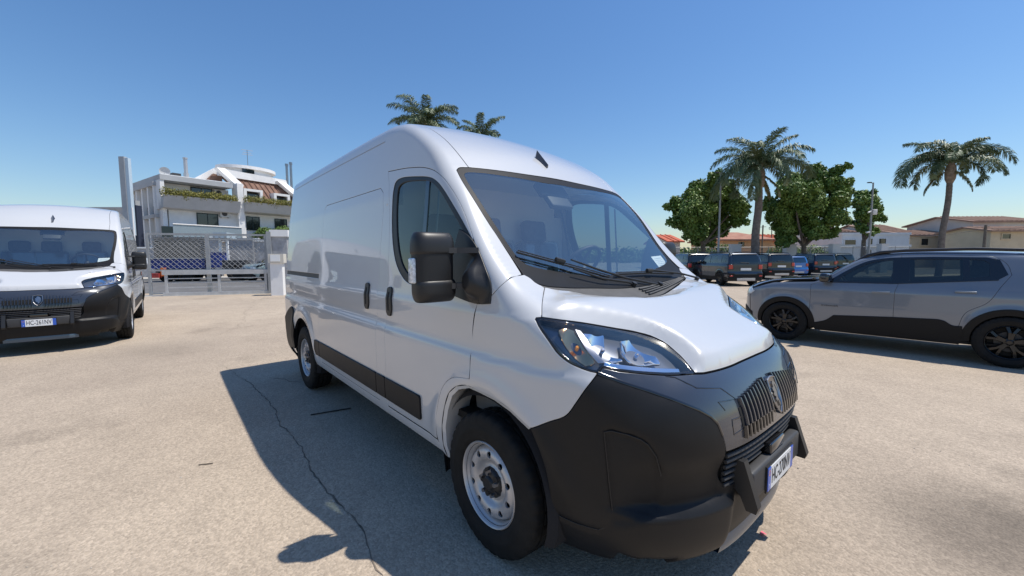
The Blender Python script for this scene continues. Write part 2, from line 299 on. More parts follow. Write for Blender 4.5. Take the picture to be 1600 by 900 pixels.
BK={"WS_TOP":[[-0.449,0.019,2.063],[-0.46,-0.304,2.068],[-0.476,-0.564,2.065],[-0.495,-0.756,2.057],[-0.493,-0.808,2.046],[-0.477,-0.833,2.025],[-0.424,-0.842,1.972],[-0.297,-0.842,1.84],[-0.154,-0.82,1.667],[-0.032,-0.802,1.528],[0.041,-0.8,1.456],[0.077,-0.802,1.424]],
"WS_LOW":[[0.077,-0.802,1.424],[0.114,-0.78,1.393],[0.138,-0.722,1.372],[0.154,-0.595,1.356],[0.168,-0.344,1.341],[0.186,-0.069,1.328]],
"WS_IN":[[-0.416,-0.069,2.026],[-0.43,-0.331,2.035],[-0.448,-0.587,2.034],[-0.463,-0.746,2.027],[-0.456,-0.797,2.012],[-0.422,-0.808,1.976],[-0.29,-0.804,1.836],[-0.151,-0.778,1.665],[-0.045,-0.764,1.542],[0.003,-0.753,1.491],[0.03,-0.699,1.464],[0.053,-0.541,1.437],[0.081,-0.316,1.406],[0.118,0.032,1.371]],
"COWL_LOW":[[0.301,-0.099,1.28],[0.253,-0.341,1.301],[0.204,-0.552,1.327],[0.179,-0.671,1.344],[0.156,-0.74,1.361],[0.122,-0.769,1.386],[0.095,-0.779,1.408],[0.077,-0.802,1.424]],
"HOOD_REAR":[[0.307,-0.109,1.277],[0.26,-0.35,1.299],[0.21,-0.559,1.324],[0.184,-0.676,1.341],[0.16,-0.74,1.358]],
"HOOD_FRONT":[[0.16,-0.74,1.358],[0.21,-0.799,1.333],[0.301,-0.9,1.288],[0.335,-0.936,1.25],[0.388,-0.887,1.241],[0.453,-0.774,1.219],[0.509,-0.644,1.189],[0.559,-0.539,1.164],[0.606,-0.476,1.14],[0.655,-0.453,1.116],[0.715,-0.462,1.085],[0.775,-0.481,1.049],[0.815,-0.496,1.018],[0.828,-0.458,1.014],[0.837,-0.404,1.012],[0.853,-0.239,1.009],[0.854,-0.091,1.01]],
"HEAD_LOW":[[0.815,-0.496,1.018],[0.769,-0.624,1.027],[0.697,-0.756,1.045],[0.641,-0.829,1.058],[0.608,-0.86,1.068],[0.601,-0.881,1.048]],
"HEAD_SIDE":[[0.601,-0.881,1.048],[0.582,-0.896,1.051],[0.543,-0.919,1.062],[0.5,-0.938,1.079],[0.451,-0.952,1.109],[0.394,-0.96,1.163],[0.342,-0.962,1.213],[0.317,-0.958,1.241],[0.318,-0.951,1.248],[0.335,-0.936,1.25]],
"SPLIT":[[0.601,-0.881,1.048],[0.575,-0.926,0.989],[0.542,-0.945,0.927],[0.504,-0.959,0.868],[0.433,-0.979,0.825],[0.343,-1.013,0.774]],
"GLOSS":[[0.601,-0.881,1.048],[0.673,-0.826,1.018],[0.752,-0.75,0.984],[0.811,-0.69,0.955],[0.848,-0.648,0.932],[0.881,-0.596,0.905],[0.906,-0.549,0.874],[0.923,-0.522,0.842],[0.937,-0.508,0.795]],
"ARCH":[[-0.401,-0.976,0.345],[-0.406,-1.001,0.425],[-0.392,-1.016,0.545],[-0.346,-1.025,0.673],[-0.285,-1.032,0.772],[-0.212,-1.033,0.826],[-0.112,-1.03,0.857],[-0.021,-1.024,0.852],[0.1,-1.022,0.845],[0.221,-1.021,0.823],[0.291,-1.018,0.796],[0.343,-1.013,0.774]],
"ARCHF":[[0.343,-1.013,0.774],[0.378,-1.001,0.7],[0.403,-0.987,0.623],[0.422,-0.974,0.517],[0.42,-0.952,0.38],[0.364,-0.895,0.255]],
"FSEAM":[[0.038,-0.981,1.326],[-0.071,-0.99,1.277],[-0.101,-0.998,1.127],[-0.1,-1.013,0.996],[-0.084,-1.033,0.897],[-0.163,-1.032,0.886],[-0.251,-1.027,0.865],[-0.353,-1.027,0.79],[-0.411,-1.032,0.649],[-0.442,-1.025,0.535],[-0.447,-1.003,0.422],[-0.426,-0.986,0.37],[-0.401,-0.976,0.345]],
"PSEAM":[[0.038,-0.981,1.326],[0.082,-0.969,1.368],[0.097,-0.941,1.395],[0.092,-0.892,1.415],[0.077,-0.802,1.424]],
"DTOP":[[-1.287,-0.896,2.138],[-0.945,-0.901,2.108],[-0.72,-0.906,2.07],[-0.61,-0.911,2.036],[-0.517,-0.914,1.988],[-0.41,-0.917,1.903],[-0.303,-0.925,1.799],[-0.204,-0.94,1.678],[-0.111,-0.958,1.551],[-0.03,-0.971,1.439],[0.038,-0.981,1.326]],
"WIN_OUT":[[-1.156,-0.909,2.045],[-1.048,-0.907,2.06],[-0.838,-0.911,2.034],[-0.669,-0.915,2.007],[-0.577,-0.92,1.975],[-0.486,-0.927,1.916],[-0.381,-0.935,1.822],[-0.28,-0.943,1.73],[-0.19,-0.95,1.639],[-0.118,-0.955,1.564],[-0.05,-0.962,1.493],[0.008,-0.969,1.424],[0.041,-0.979,1.348],[0.038,-0.985,1.298],[-0.021,-0.988,1.288],[-0.353,-0.984,1.313],[-0.717,-0.981,1.333],[-0.869,-0.98,1.346],[-0.985,-0.975,1.414],[-1.062,-0.969,1.498],[-1.128,-0.954,1.647],[-1.164,-0.935,1.825],[-1.167,-0.92,1.974]],
"WIN_IN":[[-1.095,-0.915,2.009],[-1.011,-0.912,2.028],[-0.833,-0.914,2.011],[-0.685,-0.918,1.989],[-0.607,-0.922,1.962],[-0.517,-0.928,1.901],[-0.414,-0.937,1.809],[-0.309,-0.947,1.715],[-0.21,-0.956,1.623],[-0.139,-0.963,1.551],[-0.082,-0.968,1.492],[-0.054,-0.973,1.422],[-0.058,-0.979,1.352],[-0.359,-0.98,1.352],[-0.697,-0.978,1.37],[-0.819,-0.977,1.377],[-0.935,-0.973,1.441],[-1.002,-0.967,1.522],[-1.061,-0.954,1.649],[-1.101,-0.936,1.819],[-1.103,-0.922,1.966]],
"GROOVE":[[-0.811,-0.732,2.314],[-0.603,-0.744,2.164],[-0.494,-0.733,2.061]],
"RBUMP":[[-3.894,-1.012,0.899],[-3.796,-1.027,0.723],[-3.889,-1.003,0.453],[-4.219,-0.997,0.458]],
"WIP1":[[-0.032,-0.764,1.528],[0.021,-0.503,1.467],[0.111,-0.152,1.378]],
"ARM1":[[0.018,-0.412,1.469],[0.067,-0.214,1.417],[0.122,0.005,1.368],[0.202,0.297,1.322]],
"ARM1B":[[0.072,-0.451,1.417],[0.131,-0.248,1.364],[0.159,-0.015,1.343],[0.174,0.031,1.334]],
"WIP2":[[0.091,-0.063,1.394],[0.096,0.308,1.392],[0.124,0.603,1.377]],
"ARM2":[[0.093,0.312,1.394],[0.142,0.663,1.367],[0.199,0.826,1.339]],
"PAPER":[[-0.001,0.787,1.496],[0.096,0.752,1.405]],
"RAIL":[[-2.854,-0.975,1.41],[-2.861,-0.971,1.469]],
"HANDLE1":[[-1.516,-0.998,1.217]],
"HANDLE2":[[-1.116,-0.998,1.209]],
"LINEA":[[0.762,-0.647,1.026],[0.784,-0.611,1.018],[0.847,-0.555,0.978],[0.887,-0.42,0.958]],
"LINEB":[[0.887,-0.42,0.958],[0.924,-0.356,0.906],[0.903,-0.479,0.916],[0.923,-0.456,0.881]],
"LINEC":[[0.947,-0.434,0.817],[0.942,-0.43,0.839],[0.953,-0.344,0.836],[0.959,-0.331,0.815],[0.963,-0.346,0.789],[0.953,-0.434,0.781],[0.947,-0.434,0.817]],
"HBULB":[[0.415,-0.911,1.211],[0.422,-0.891,1.218],[0.464,-0.835,1.209],[0.551,-0.857,1.135],[0.581,-0.875,1.085],[0.557,-0.905,1.072],[0.52,-0.921,1.094],[0.468,-0.929,1.145]],
"HREF1":[[0.484,-0.838,1.195],[0.523,-0.735,1.182],[0.597,-0.776,1.13],[0.645,-0.769,1.093],[0.602,-0.839,1.096],[0.562,-0.851,1.128]],
"HREF2":[[0.575,-0.68,1.154],[0.579,-0.623,1.153],[0.635,-0.595,1.123],[0.697,-0.595,1.089],[0.724,-0.61,1.07],[0.661,-0.747,1.087],[0.626,-0.741,1.117]],
"HDRL":[[0.606,-0.841,1.089],[0.654,-0.782,1.078],[0.718,-0.672,1.061],[0.77,-0.541,1.045],[0.778,-0.55,1.037],[0.726,-0.685,1.049],[0.655,-0.805,1.061],[0.614,-0.851,1.072]],
"HDRL2":[[0.457,-0.849,1.209],[0.472,-0.833,1.204],[0.544,-0.849,1.146],[0.605,-0.843,1.089],[0.591,-0.863,1.087],[0.539,-0.872,1.135]],
"GROOVE1":[[0.646,-0.899,0.824],[0.67,-0.885,0.832],[0.72,-0.851,0.824],[0.757,-0.82,0.809],[0.78,-0.799,0.788],[0.801,-0.773,0.739],[0.81,-0.75,0.657]],
"GROOVE2":[[0.646,-0.899,0.824],[0.654,-0.893,0.735],[0.659,-0.881,0.628],[0.668,-0.865,0.492],[0.666,-0.861,0.449],[0.645,-0.87,0.418],[0.614,-0.882,0.393],[0.53,-0.924,0.395],[0.436,-0.956,0.407]]}
M['seam']=mat('painted_seam_shade',(.03,.03,.032),rough=.8)  # shade inside the panel gaps, put in as a dark flange colour
SEAM={M['white']:M['seam']}
# ---------------------------------------------------------------- panels cut from an implicit surface
def inpoly(P,poly):
    x,y=P[:,0],P[:,1]; c=np.zeros(len(P),bool); n=len(poly)
    for i in range(n):
        x1,y1=poly[i]; x2,y2=poly[(i+1)%n]
        if y1==y2: continue
        m=((y1>y)!=(y2>y))&(x<(x2-x1)*(y-y1)/(y2-y1)+x1); c^=m
    return c
def bdist(P,poly):
    d=np.full(len(P),1e9); n=len(poly)
    for i in range(n):
        a=np.array(poly[i]); b=np.array(poly[(i+1)%n]); ab=b-a; L=ab@ab
        if L<1e-12: continue
        t=np.clip(((P-a)@ab)/L,0,1); d=np.minimum(d,np.hypot(*(P-a-t[:,None]*ab).T))
    return d
def smooth_poly(poly,it=1):
    for _ in range(it):
        q=[]; n=len(poly)
        for i in range(n):
            a=np.array(poly[i]); b=np.array(poly[(i+1)%n]); q+=[a*.75+b*.25,a*.25+b*.75]
        poly=q
    return poly
def inset(poly,g):
    P=np.array(poly); n=len(P); A=0.5*np.sum(P[:,0]*np.roll(P[:,1],-1)-np.roll(P[:,0],-1)*P[:,1]); s=1 if A>0 else -1
    out=[]
    for i in range(n):
        a=P[i]-P[i-1]; b=P[(i+1)%n]-P[i]; a=a/max(np.linalg.norm(a),1e-9); b=b/max(np.linalg.norm(b),1e-9)
        na=np.array([-a[1],a[0]])*s; nb=np.array([-b[1],b[0]])*s; m=na+nb; l=m@m
        m=m/l*2 if l>.3 else nb; out.append(P[i]+m*g)
    return out
def densify(poly,h):
    q=[]; n=len(poly)
    for i in range(n):
        a=np.array(poly[i],float); b=np.array(poly[(i+1)%n],float); L=np.linalg.norm(b-a)
        if L<1e-5: continue
        k=max(1,int(math.ceil(L/h)))
        for j in range(k): q.append(a+(b-a)*j/k)
    return q
def tri_region(poly,holes,h,fine=None):
    bd=[densify(poly,h*(.45 if fine is not None else 1))]+[densify(q,h*.8) for q in holes]
    P=np.array(poly); lo=P.min(0); hi=P.max(0)
    gx=np.arange(lo[0]+h/2,hi[0],h); gy=np.arange(lo[1]+h/2,hi[1],h*.92)
    G=np.stack(np.meshgrid(gx,gy),-1); G[1::2,:,0]+=h/2; G=G.reshape(-1,2); G=G+RNG.uniform(-.02,.02,G.shape)*h
    if fine is not None:
        G=G[G[:,0]<fine]; h2=h*.42; gx=np.arange(fine+h2/2,hi[0],h2); gy=np.arange(lo[1]+h2/2,hi[1],h2*.92)
        G2=np.stack(np.meshgrid(gx,gy),-1); G2[1::2,:,0]+=h2/2; G=np.concatenate([G,G2.reshape(-1,2)])
    m=inpoly(G,poly)
    for q in holes: m&=~inpoly(G,q)
    G=G[m]
    for b in bd:
        if len(G): G=G[bdist(G,b)>(np.where(G[:,0]>fine,h*.22,h*.5) if fine is not None else h*.5)]
    vs=[]; es=[]
    for b in bd:
        o=len(vs); vs+=[Vector((float(p[0]),float(p[1]))) for p in b]; es+=[(o+i,o+(i+1)%len(b)) for i in range(len(b))]
    vs+=[Vector((float(p[0]),float(p[1]))) for p in G]
    r=delaunay_2d_cdt(vs,es,[],0,1e-6,False); V=np.array([tuple(v) for v in r[0]]); F=np.array([f for f in r[2] if len(f)==3],int)
    c=V[F].mean(1); m=inpoly(c,poly)
    for q in holes: m&=~inpoly(c,q)
    return V,F[m]
def dense3(q,h):
    """densify a closed 3-D outline; gentle bends become smooth curves, corners stay"""
    q=[np.array(p,float) for p in q]; q=[p for i,p in enumerate(q) if np.linalg.norm(p-q[i-1])>1e-4]; n=len(q); T=[]
    for i in range(n):
        a=q[i]-q[i-1]; b=q[(i+1)%n]-q[i]; la=np.linalg.norm(a); lb=np.linalg.norm(b)
        T.append(None if (a@b)/(la*lb)<.80 else (a/la*lb+b/lb*la)/(la+lb))
    out=[]
    for i in range(n):
        p,r=q[i],q[(i+1)%n]; d=r-p; L=np.linalg.norm(d); k=max(1,int(math.ceil(L/h)))
        t0=T[i]; t1=T[(i+1)%n]; m0=d if (t0 is None or L>.35) else t0/np.linalg.norm(t0)*L; m1=d if (t1 is None or L>.35) else t1/np.linalg.norm(t1)*L
        for j in range(k):
            t=j/k; t2=t*t; t3=t2*t; out.append(p*(2*t3-3*t2+1)+m0*(t3-2*t2+t)+r*(3*t2-2*t3)+m1*(t3-t2))
    return out
def panel(S,name,chart,outline,mt,parent,holes=(),h=.03,off=0.0,skirt=.03,gap=.003,disp=None,sides=(1,),sm=0,uv=False,pre=None,skmat=None,label=None,fine=None):
    """outline: 3-D points on/near the right-hand side surface (or chart coords when uv). sides: 1 = as given (y<0), -1 = mirrored"""
    cv=(lambda q:[np.array(p,float) for p in q]) if uv else (lambda q:list(S.unchart(chart,np.array(dense3(q,max(h,.02)*.8)))))
    poly=cv(outline)
    if sm: poly=smooth_poly(poly,sm)
    if chart=='sph': h=h/1.45; gap=gap/1.45
    if gap: poly=inset(poly,gap)
    hs=[]
    for q in holes:
        q=cv(q)
        if sm: q=smooth_poly(q,sm)
        hs.append(inset(q,-gap) if gap else q)
    V,F=tri_region(poly,hs,h,fine)
    P=S.chart(chart,V); N=S.N(P)
    if pre is not None: P,N=pre(P,N)
    t=P[F]; fn=np.cross(t[:,1]-t[:,0],t[:,2]-t[:,0]); 
    flip=(np.sum(fn*N[F].mean(1),-1)<0); F[flip]=F[flip][:,::-1]
    d=off+(disp(P) if disp is not None else 0)
    P=P+N*(d[:,None] if np.ndim(d) else d)
    use_custom=disp is None and pre is None
    nv=len(P); VV=[P]; NN=[N]; FF=[F]
    if skirt:
        cnt={}
        for a,b,c in F:
            for e in((a,b),(b,c),(c,a)): cnt[e]=1
        be=[e for e in cnt if (e[1],e[0]) not in cnt]
        ids=sorted(set(i for e in be for i in e)); mp={i:k for k,i in enumerate(ids)}; k=len(ids)
        out=np.zeros((k,3))
        for a,b in be:
            t=P[b]-P[a]; o=np.cross(t,N[a]); o/=max(np.linalg.norm(o),1e-9); out[mp[a]]+=o; out[mp[b]]+=o
        out/=np.maximum(np.linalg.norm(out,axis=1,keepdims=True),1e-9)
        T=P[ids]; NT=N[ids]; r=min(.0035,skirt*.3)
        # small rolled edge then the return flange
        VV+=[T,T+out*r*.7-NT*r*.35,T+out*r-NT*r*1.3,T+out*r-NT*skirt]
        NN+=[NT,NT*.7+out*.7,out,out]
        sk=[]
        for a,b in be:
            for q in range(3):
                o=nv+q*k; sk.append((o+mp[b],o+mp[a],o+k+mp[a])); sk.append((o+mp[b],o+k+mp[a],o+k+mp[b]))
        FF.append(np.array(sk))
    V3=np.concatenate(VV); N3=np.concatenate(NN); N3/=np.maximum(np.linalg.norm(N3,axis=1,keepdims=True),1e-9); F3=np.concatenate(FF)
    if skmat is None and mt in SEAM: skmat=SEAM[mt]
    mats=[mt]+([skmat] if skmat else []); mi=None
    if skmat and skirt: mi=np.r_[np.zeros(len(F)),np.tile([0,0,1,1,1,1],(len(F3)-len(F))//6)]
    res=[]
    for sd in sides:
        V4=V3.copy(); N4=N3.copy(); F4=F3.copy()
        if sd<0: V4[:,1]*=-1; N4[:,1]*=-1; F4=F4[:,::-1]
        me=np_mesh(name,V4,F4,mats,True,mi)
        if use_custom and len(me.vertices)==len(N4): me.normals_split_custom_set_from_vertices([tuple(map(float,q)) for q in N4])
        o=link(name,me,parent if not isinstance(parent,dict) else parent[sd])
        if label: o['label']=label
        res.append(o)
    return res if len(res)>1 else res[0]
def sym(half):
    """half outline y<=0 running from the centre plane out and back to it -> closed symmetric outline"""
    h=[list(p) for p in half if p[1]<-.02]; a=list(h[0]); b=list(h[-1])
    a=[a[0]+(a[0]-h[1][0])*0,0,a[2]]; b=[b[0],0,b[2]]
    return [a]+h+[b]+[[p[0],-p[1],p[2]] for p in h[::-1]]
def on(S,chart,pts): return S.chart(chart,S.unchart(chart,np.array(pts,float)))
def side(S,xz):
    """points of the right-hand side surface from (x,z)"""
    return [list(p) for p in S.chart('side',np.array(xz,float))]
def strip_on(S,pts,wd,ht,n=2,off=0,densh=.02,chart='sph'):
    """raised bead following 3-D points over the surface"""
    q=S.unchart(chart,np.array(pts,float)); d=[]
    for i in range(len(q)-1):
        L=np.linalg.norm(q[i+1]-q[i]); k=max(1,int(L/densh)); d+=[q[i]+(q[i+1]-q[i])*j/k for j in range(k)]
    d.append(q[-1]); P=S.chart(chart,np.array(d)); N=S.N(P); T=np.gradient(P,axis=0); T/=np.linalg.norm(T,axis=1,keepdims=True); B=np.cross(N,T)
    prof=[(-.5,-.003),(-.5,ht*.6),(-.3,ht),(.3,ht),(.5,ht*.6),(.5,-.003)]
    rings=[P+B*(u*wd)+N*(v+off) for u,v in prof]; m=len(P); V=np.concatenate(rings); F=[]
    for j in range(len(prof)-1):
        for i in range(m-1): F.append((j*m+i,j*m+i+1,(j+1)*m+i+1,(j+1)*m+i))
    F.append(tuple(j*m for j in range(6))); F.append(tuple(j*m+m-1 for j in range(5,-1,-1)))
    return V,F
# ---------------------------------------------------------------- wheels
def wheel(parent,c,sgn,Rt=.36,wt=.225,Rr=.213,kind='steel'):
    """sgn -1: outer face toward -y.  wheel > tyre, rim, hub_cap, wheel_bolt"""
    w_=bpy.data.objects.new('wheel',None); COL.objects.link(w_); w_.parent=parent; w_.location=c; w_.empty_display_size=.1
    if sgn>0: w_.rotation_euler=(0,0,math.pi)
    KIDS.setdefault(parent.name,[]).append(w_)
    key=(Rt,wt,Rr,kind)
    if key not in WH: WH[key]=wheel_meshes(*key)
    for nm,me in WH[key]: link(nm,me,w_)
    return w_
WH={}
def wheel_meshes(Rt,wt,Rr,kind):
    out=[]; hw=wt/2; b=MB()
    prof=[(Rr-.012,-hw*.74),(Rr+.004,-hw*.80),(Rr+.012,-hw*.93),(Rr+.03,-hw*.985),(Rr+.055,-hw*1.0),(Rr+.058,-hw*1.012),(Rr+.075,-hw*1.012),(Rr+.078,-hw*1.0),(Rt-.045,-hw*.985),(Rt-.022,-hw*.93),(Rt-.008,-hw*.86),(Rt-.001,-hw*.74),
      (Rt,-hw*.62),(Rt,-hw*.46),(Rt-.011,-hw*.44),(Rt-.011,-hw*.36),(Rt+.001,-hw*.34),(Rt+.001,-hw*.06),(Rt-.011,-hw*.04),(Rt-.011,hw*.04),(Rt+.001,hw*.06),(Rt+.001,hw*.34),(Rt-.011,hw*.36),(Rt-.011,hw*.44),(Rt,hw*.46),(Rt,hw*.62),(Rt-.008,hw*.86),(Rt-.045,hw*.985),(Rr+.05,hw),(Rr,hw*.8)]
    n=192
    def rm(r,h,k,j):
        if r>Rt-.03 and j in (9,10,11,12,25,26) and (k%6) in (0,1): return r-.006
        if j in (16,17,20,21) and ((k+ (3 if j>18 else 0))%6)==0: return r-.008
        return r
    b.lathe(prof,n,rmod=rm); out.append(('tyre',b.mesh('tyre',M['rubber'],60)))
    b=MB()
    if kind=='steel':
        s=Rr/.213
        b.lathe([(.214*s,-hw*.80),(.217*s,-hw*.86),(.213*s,-hw*.90),(.206*s,-hw*.86),(.203*s,-hw*.74),(.199*s,-hw*.66),(.192*s,-hw*.60),(.190*s,-hw*.2),(.186*s,hw*.1),(.186*s,hw*.7),(.214*s,hw*.8)],72)
        b.add([],[])
        # pressed disc with round holes
        def depth(r): return float(np.interp(r,[.062,.075,.090,.105,.125,.150,.170,.185,.1905],[-.062,-.062,-.050,-.056,-.080,-.086,-.078,-.056,-.030]))
        c=lambda r,m,cx=0,cz=0:[(cx+r*math.cos(2*math.pi*i/m),cz+r*math.sin(2*math.pi*i/m)) for i in range(m)]
        holes=[c(.060,28)]+[c(.0165,16,.150*math.cos(2*math.pi*(i+.5)/10),.150*math.sin(2*math.pi*(i+.5)/10)) for i in range(10)]
        V,F=tri_region(c(.1905,60),holes,.009)
        vs=[(x*s,depth(math.hypot(x,z)),z*s) for x,z in V]
        b.add(vs,[tuple(f) for f in F],True)
        for hl in holes[1:]:
            m=len(hl); vs=[(x*s,depth(math.hypot(x,z)),z*s) for x,z in hl]+[(x*s,depth(math.hypot(x,z))+.010,z*s) for x,z in hl]
            b.add(vs,[(i,(i+1)%m,m+(i+1)%m,m+i) for i in range(m)],True)
        out.append(('rim',b.mesh('rim',M['steel'],50)))
        b=MB(); b.lathe([(0,-.096),(.030,-.096),(.035,-.092),(.040,-.084),(.066,-.080),(.074,-.072),(.078,-.052)],30)
        for i in range(5):
            a=2*math.pi*(i+.5)/5; b.tube([(.062*math.cos(a),-.050,.062*math.sin(a)),(.062*math.cos(a),-.084,.062*math.sin(a))],.017,10)
        out.append(('hub_cap',b.mesh('hub_cap',M['plastic'])))
        for i in range(5):
            a=2*math.pi*i/5+.3; b=MB(); b.tube([(.058*math.cos(a),-.07,.058*math.sin(a)),(.058*math.cos(a),-.100,.058*math.sin(a))],[.0135,.011],6,smooth=False); out.append(('wheel_bolt',b.mesh('wheel_bolt',M['satin'])))
        b=MB(); b.lathe([(0,-.02),(.15,-.02),(.17,0),(.17,.05)],32); out.append(('brake_disc',b.mesh('brake_disc',M['dark'])))
    else:
        al=M['alloy']; s=Rr/.22
        b.lathe([(.220*s,-hw*.80),(.224*s,-hw*.88),(.219*s,-hw*.92),(.211*s,-hw*.86),(.206*s,-hw*.7),(.200*s,-hw*.3),(.196*s,hw*.7),(.22*s,hw*.8)],60)
        def sp(r): return -.070-.018*math.sin(math.pi*min(1,r/.2))
        for i in range(5):
            for dz in (-1,1):
                a=2*math.pi*i/5+.2+dz*.13; a2=2*math.pi*i/5+.2+dz*.24
                p0=Vector((.04*math.cos(a),0,.04*math.sin(a))); p1=Vector((.130*s*math.cos(a),0,.130*s*math.sin(a))); p2=Vector((.209*s*math.cos(a2),0,.209*s*math.sin(a2)))
                for q0,q1,w0,w1 in ((p0,p1,.026,.022),(p1,p2,.022,.027)):
                    d=(q1-q0).normalized(); nn=Vector((-d.z,0,d.x)); 
                    f=lambda q,wd,y:q+nn*wd/1+Vector((0,y,0))
                    y0=sp(q0.length); y1=sp(q1.length)
                    vs=[f(q0,-w0,y0+.035),f(q0,-w0*.6,y0),f(q0,w0*.6,y0),f(q0,w0,y0+.035),f(q1,-w1,y1+.035),f(q1,-w1*.6,y1),f(q1,w1*.6,y1),f(q1,w1,y1+.035)]
                    b.add(vs,[(0,1,5,4),(1,2,6,5),(2,3,7,6),(0,3,2,1),(4,5,6,7)])
        b.lathe([(0,-.078),(.026,-.078),(.030,-.074),(.055,-.070),(.062,-.055),(.062,-.03)],30)
        out.append(('rim',b.mesh('rim',al,40)))
        b=MB(); b.lathe([(0,-.018),(.135,-.018),(.14,-.01),(.14,.01),(.10,.01)],40); out.append(('brake_disc',b.mesh('brake_disc',M['plastic2'])))
        b=MB(); b.lathe([(.0,.0),(.195*s,.0),(.196*s,.06)],24)
        out.append(('barrel',b.mesh('barrel',M['dark'])))
    return out

# ================================================================= panel van
def on3(S,ch,pts,it=2): return [list(p) for p in S.chart(ch,np.array(smooth_poly(S.unchart(ch,np.array(pts,float)),it)))]
def _front(S,yz):
    yz=np.asarray(yz,float); z0=np.zeros(len(yz)); return S.cast(np.stack([z0+1.6,yz[:,0],yz[:,1]],-1),np.tile([-1.,0,0],(len(yz),1)),0,1.8)[0]
def build_van(label,group,plate_text):
    S=VAN; root=thing('panel_van',label,'van',(0,0,0),0,group)
    BOTH=(1,-1)
    def P_(name,chart,outline,mt,parent=root,**k): return panel(S,name,chart,outline,mt,parent,**k)
    # --- seams
    arch=BK['ARCH']; rarch=[(-3.03,.45),(-3.045,.54),(-3.10,.64),(-3.19,.73),(-3.31,.795),(-3.46,.82),(-3.61,.795),(-3.73,.73),(-3.82,.64),(-3.87,.54),(-3.885,.45)]
    dtop=BK['DTOP']; fs=BK['FSEAM']
    drear=side(S,[(-1.155,.445),(-1.155,1.0),(-1.158,1.3),(-1.17,1.6),(-1.205,1.85),(-1.25,2.03)])
    door=drear+dtop+fs[1:-3]+side(S,[(-.46,.445)])
    # --- body side shell
    gro=[[-.811,-.732,2.314],[-1.0,-.735,2.43],[-1.25,-.735,2.50],[-1.6,-.735,2.52],[-2.6,-.735,2.53],[-4.39,-.735,2.5]]
    tlist=[[-.495,-.756,2.057]]
    shell=side(S,[(-.405,.372),(-.46,.440)])+side(S,[(-1.155,.440)])+drear[1:]+dtop+BK['PSEAM'][1:]+[list(p) for p in BK['WS_TOP'][::-1][1:8]]+[[-.494,-.74,2.062],[-.603,-.744,2.164]]+gro
    shell+=side(S,[(-4.405,2.30),(-4.41,1.9),(-4.41,1.4),(-4.41,.9),(-4.40,.46)])+side(S,rarch[::-1])+side(S,[(-3.0,.372)])
    sl=side(S,[(-1.315,.445),(-1.315,1.3),(-1.315,1.85),(-1.34,1.99),(-1.40,2.03),(-2.72,2.03),(-2.775,1.99),(-2.785,1.85),(-2.775,1.3),(-2.775,.445)])
    rf=side(S,[(-2.83,1.345),(-4.36,1.345),(-4.36,1.30),(-2.83,1.30)])
    P_('body_side','sec',shell,M['white'],holes=[sl,rf],h=.024,fine=-1.15,sides=BOTH)
    P_('door_rail_slot','sec',rf,M['plastic'],off=-.008,skirt=0,gap=0,sides=BOTH)
    sld=P_('sliding_door','sec',sl,M['white'],h=.03,sides=BOTH)
    # doors with a hole for the window
    wo=on3(S,'sec',BK['WIN_OUT']); wi=on3(S,'sec',BK['WIN_IN'])
    dr=P_('front_door','sec',door,M['white'],holes=[wo],h=.025,sides=BOTH)
    D={1:dr[0],-1:dr[1]}; SL={1:sld[0],-1:sld[1]}
    P_('window_frame','sec',wo,M['plastic'],parent=D,holes=[wi],h=.02,off=-.004,skirt=.012,gap=.0005,sides=BOTH)
    P_('window_glass','sec',wi,M['doorglass'],parent=D,h=.04,off=-.012,skirt=0,gap=-.004,sides=BOTH)
    P_('window_post','sec',side(S,[(-.70,1.325),(-.66,1.325),(-.66,2.000),(-.70,2.012)]),M['gloss'],parent=D,off=-.006,skirt=.01,gap=0,sides=BOTH)
    P_('window_run','sec',side(S,[(-.585,1.33),(-.573,1.33),(-.573,1.93),(-.585,1.94)]),M['satin'],parent=D,off=-.030,skirt=.004,gap=0,sides=BOTH)
    # roof
    P_('roof','sec',sym([[-.449,0,2.064]]+[list(p) for p in BK['WS_TOP'][1:3]]+[[-.494,-.74,2.062],[-.603,-.744,2.164]]+[[p[0],p[1],p[2]] for p in gro]+[[-4.39,0,2.56]]),M['white'],h=.045)
    hb=P_('rear_doors','rear',[[-4.4,-.86,.50],[-4.4,-.76,2.34],[-4.4,.76,2.34],[-4.4,.86,.50]],M['white'],h=.08,uv=False)
    P_('tail_lamp','rear',[[-4.4,-.975,.95],[-4.4,-.93,1.55],[-4.4,-.87,1.55],[-4.4,-.88,.95]],M['red'],h=.05,sides=BOTH)
    # --- front end
    fender=fs+arch[1:]+BK['SPLIT'][::-1][1:]+BK['HEAD_SIDE'][1:]+BK['HOOD_FRONT'][:3][::-1]+BK['COWL_LOW'][4:]+BK['PSEAM'][::-1][1:-1]
    P_('front_fender','sph',fender,M['white'],h=.022,skirt=.03,sides=BOTH)
    hood=sym(BK['HOOD_REAR']+BK['HOOD_FRONT'][1:])
    hp=S.unchart('sph',np.array(hood)); fr=[list(p) for p in S.unchart('sph',np.array([p for p in hood if p[0]>.25]))]
    fe=[p for p in dense3(hood,.03)]; fe=S.chart('sph',S.unchart('sph',np.array(fe+[fe[0]])))
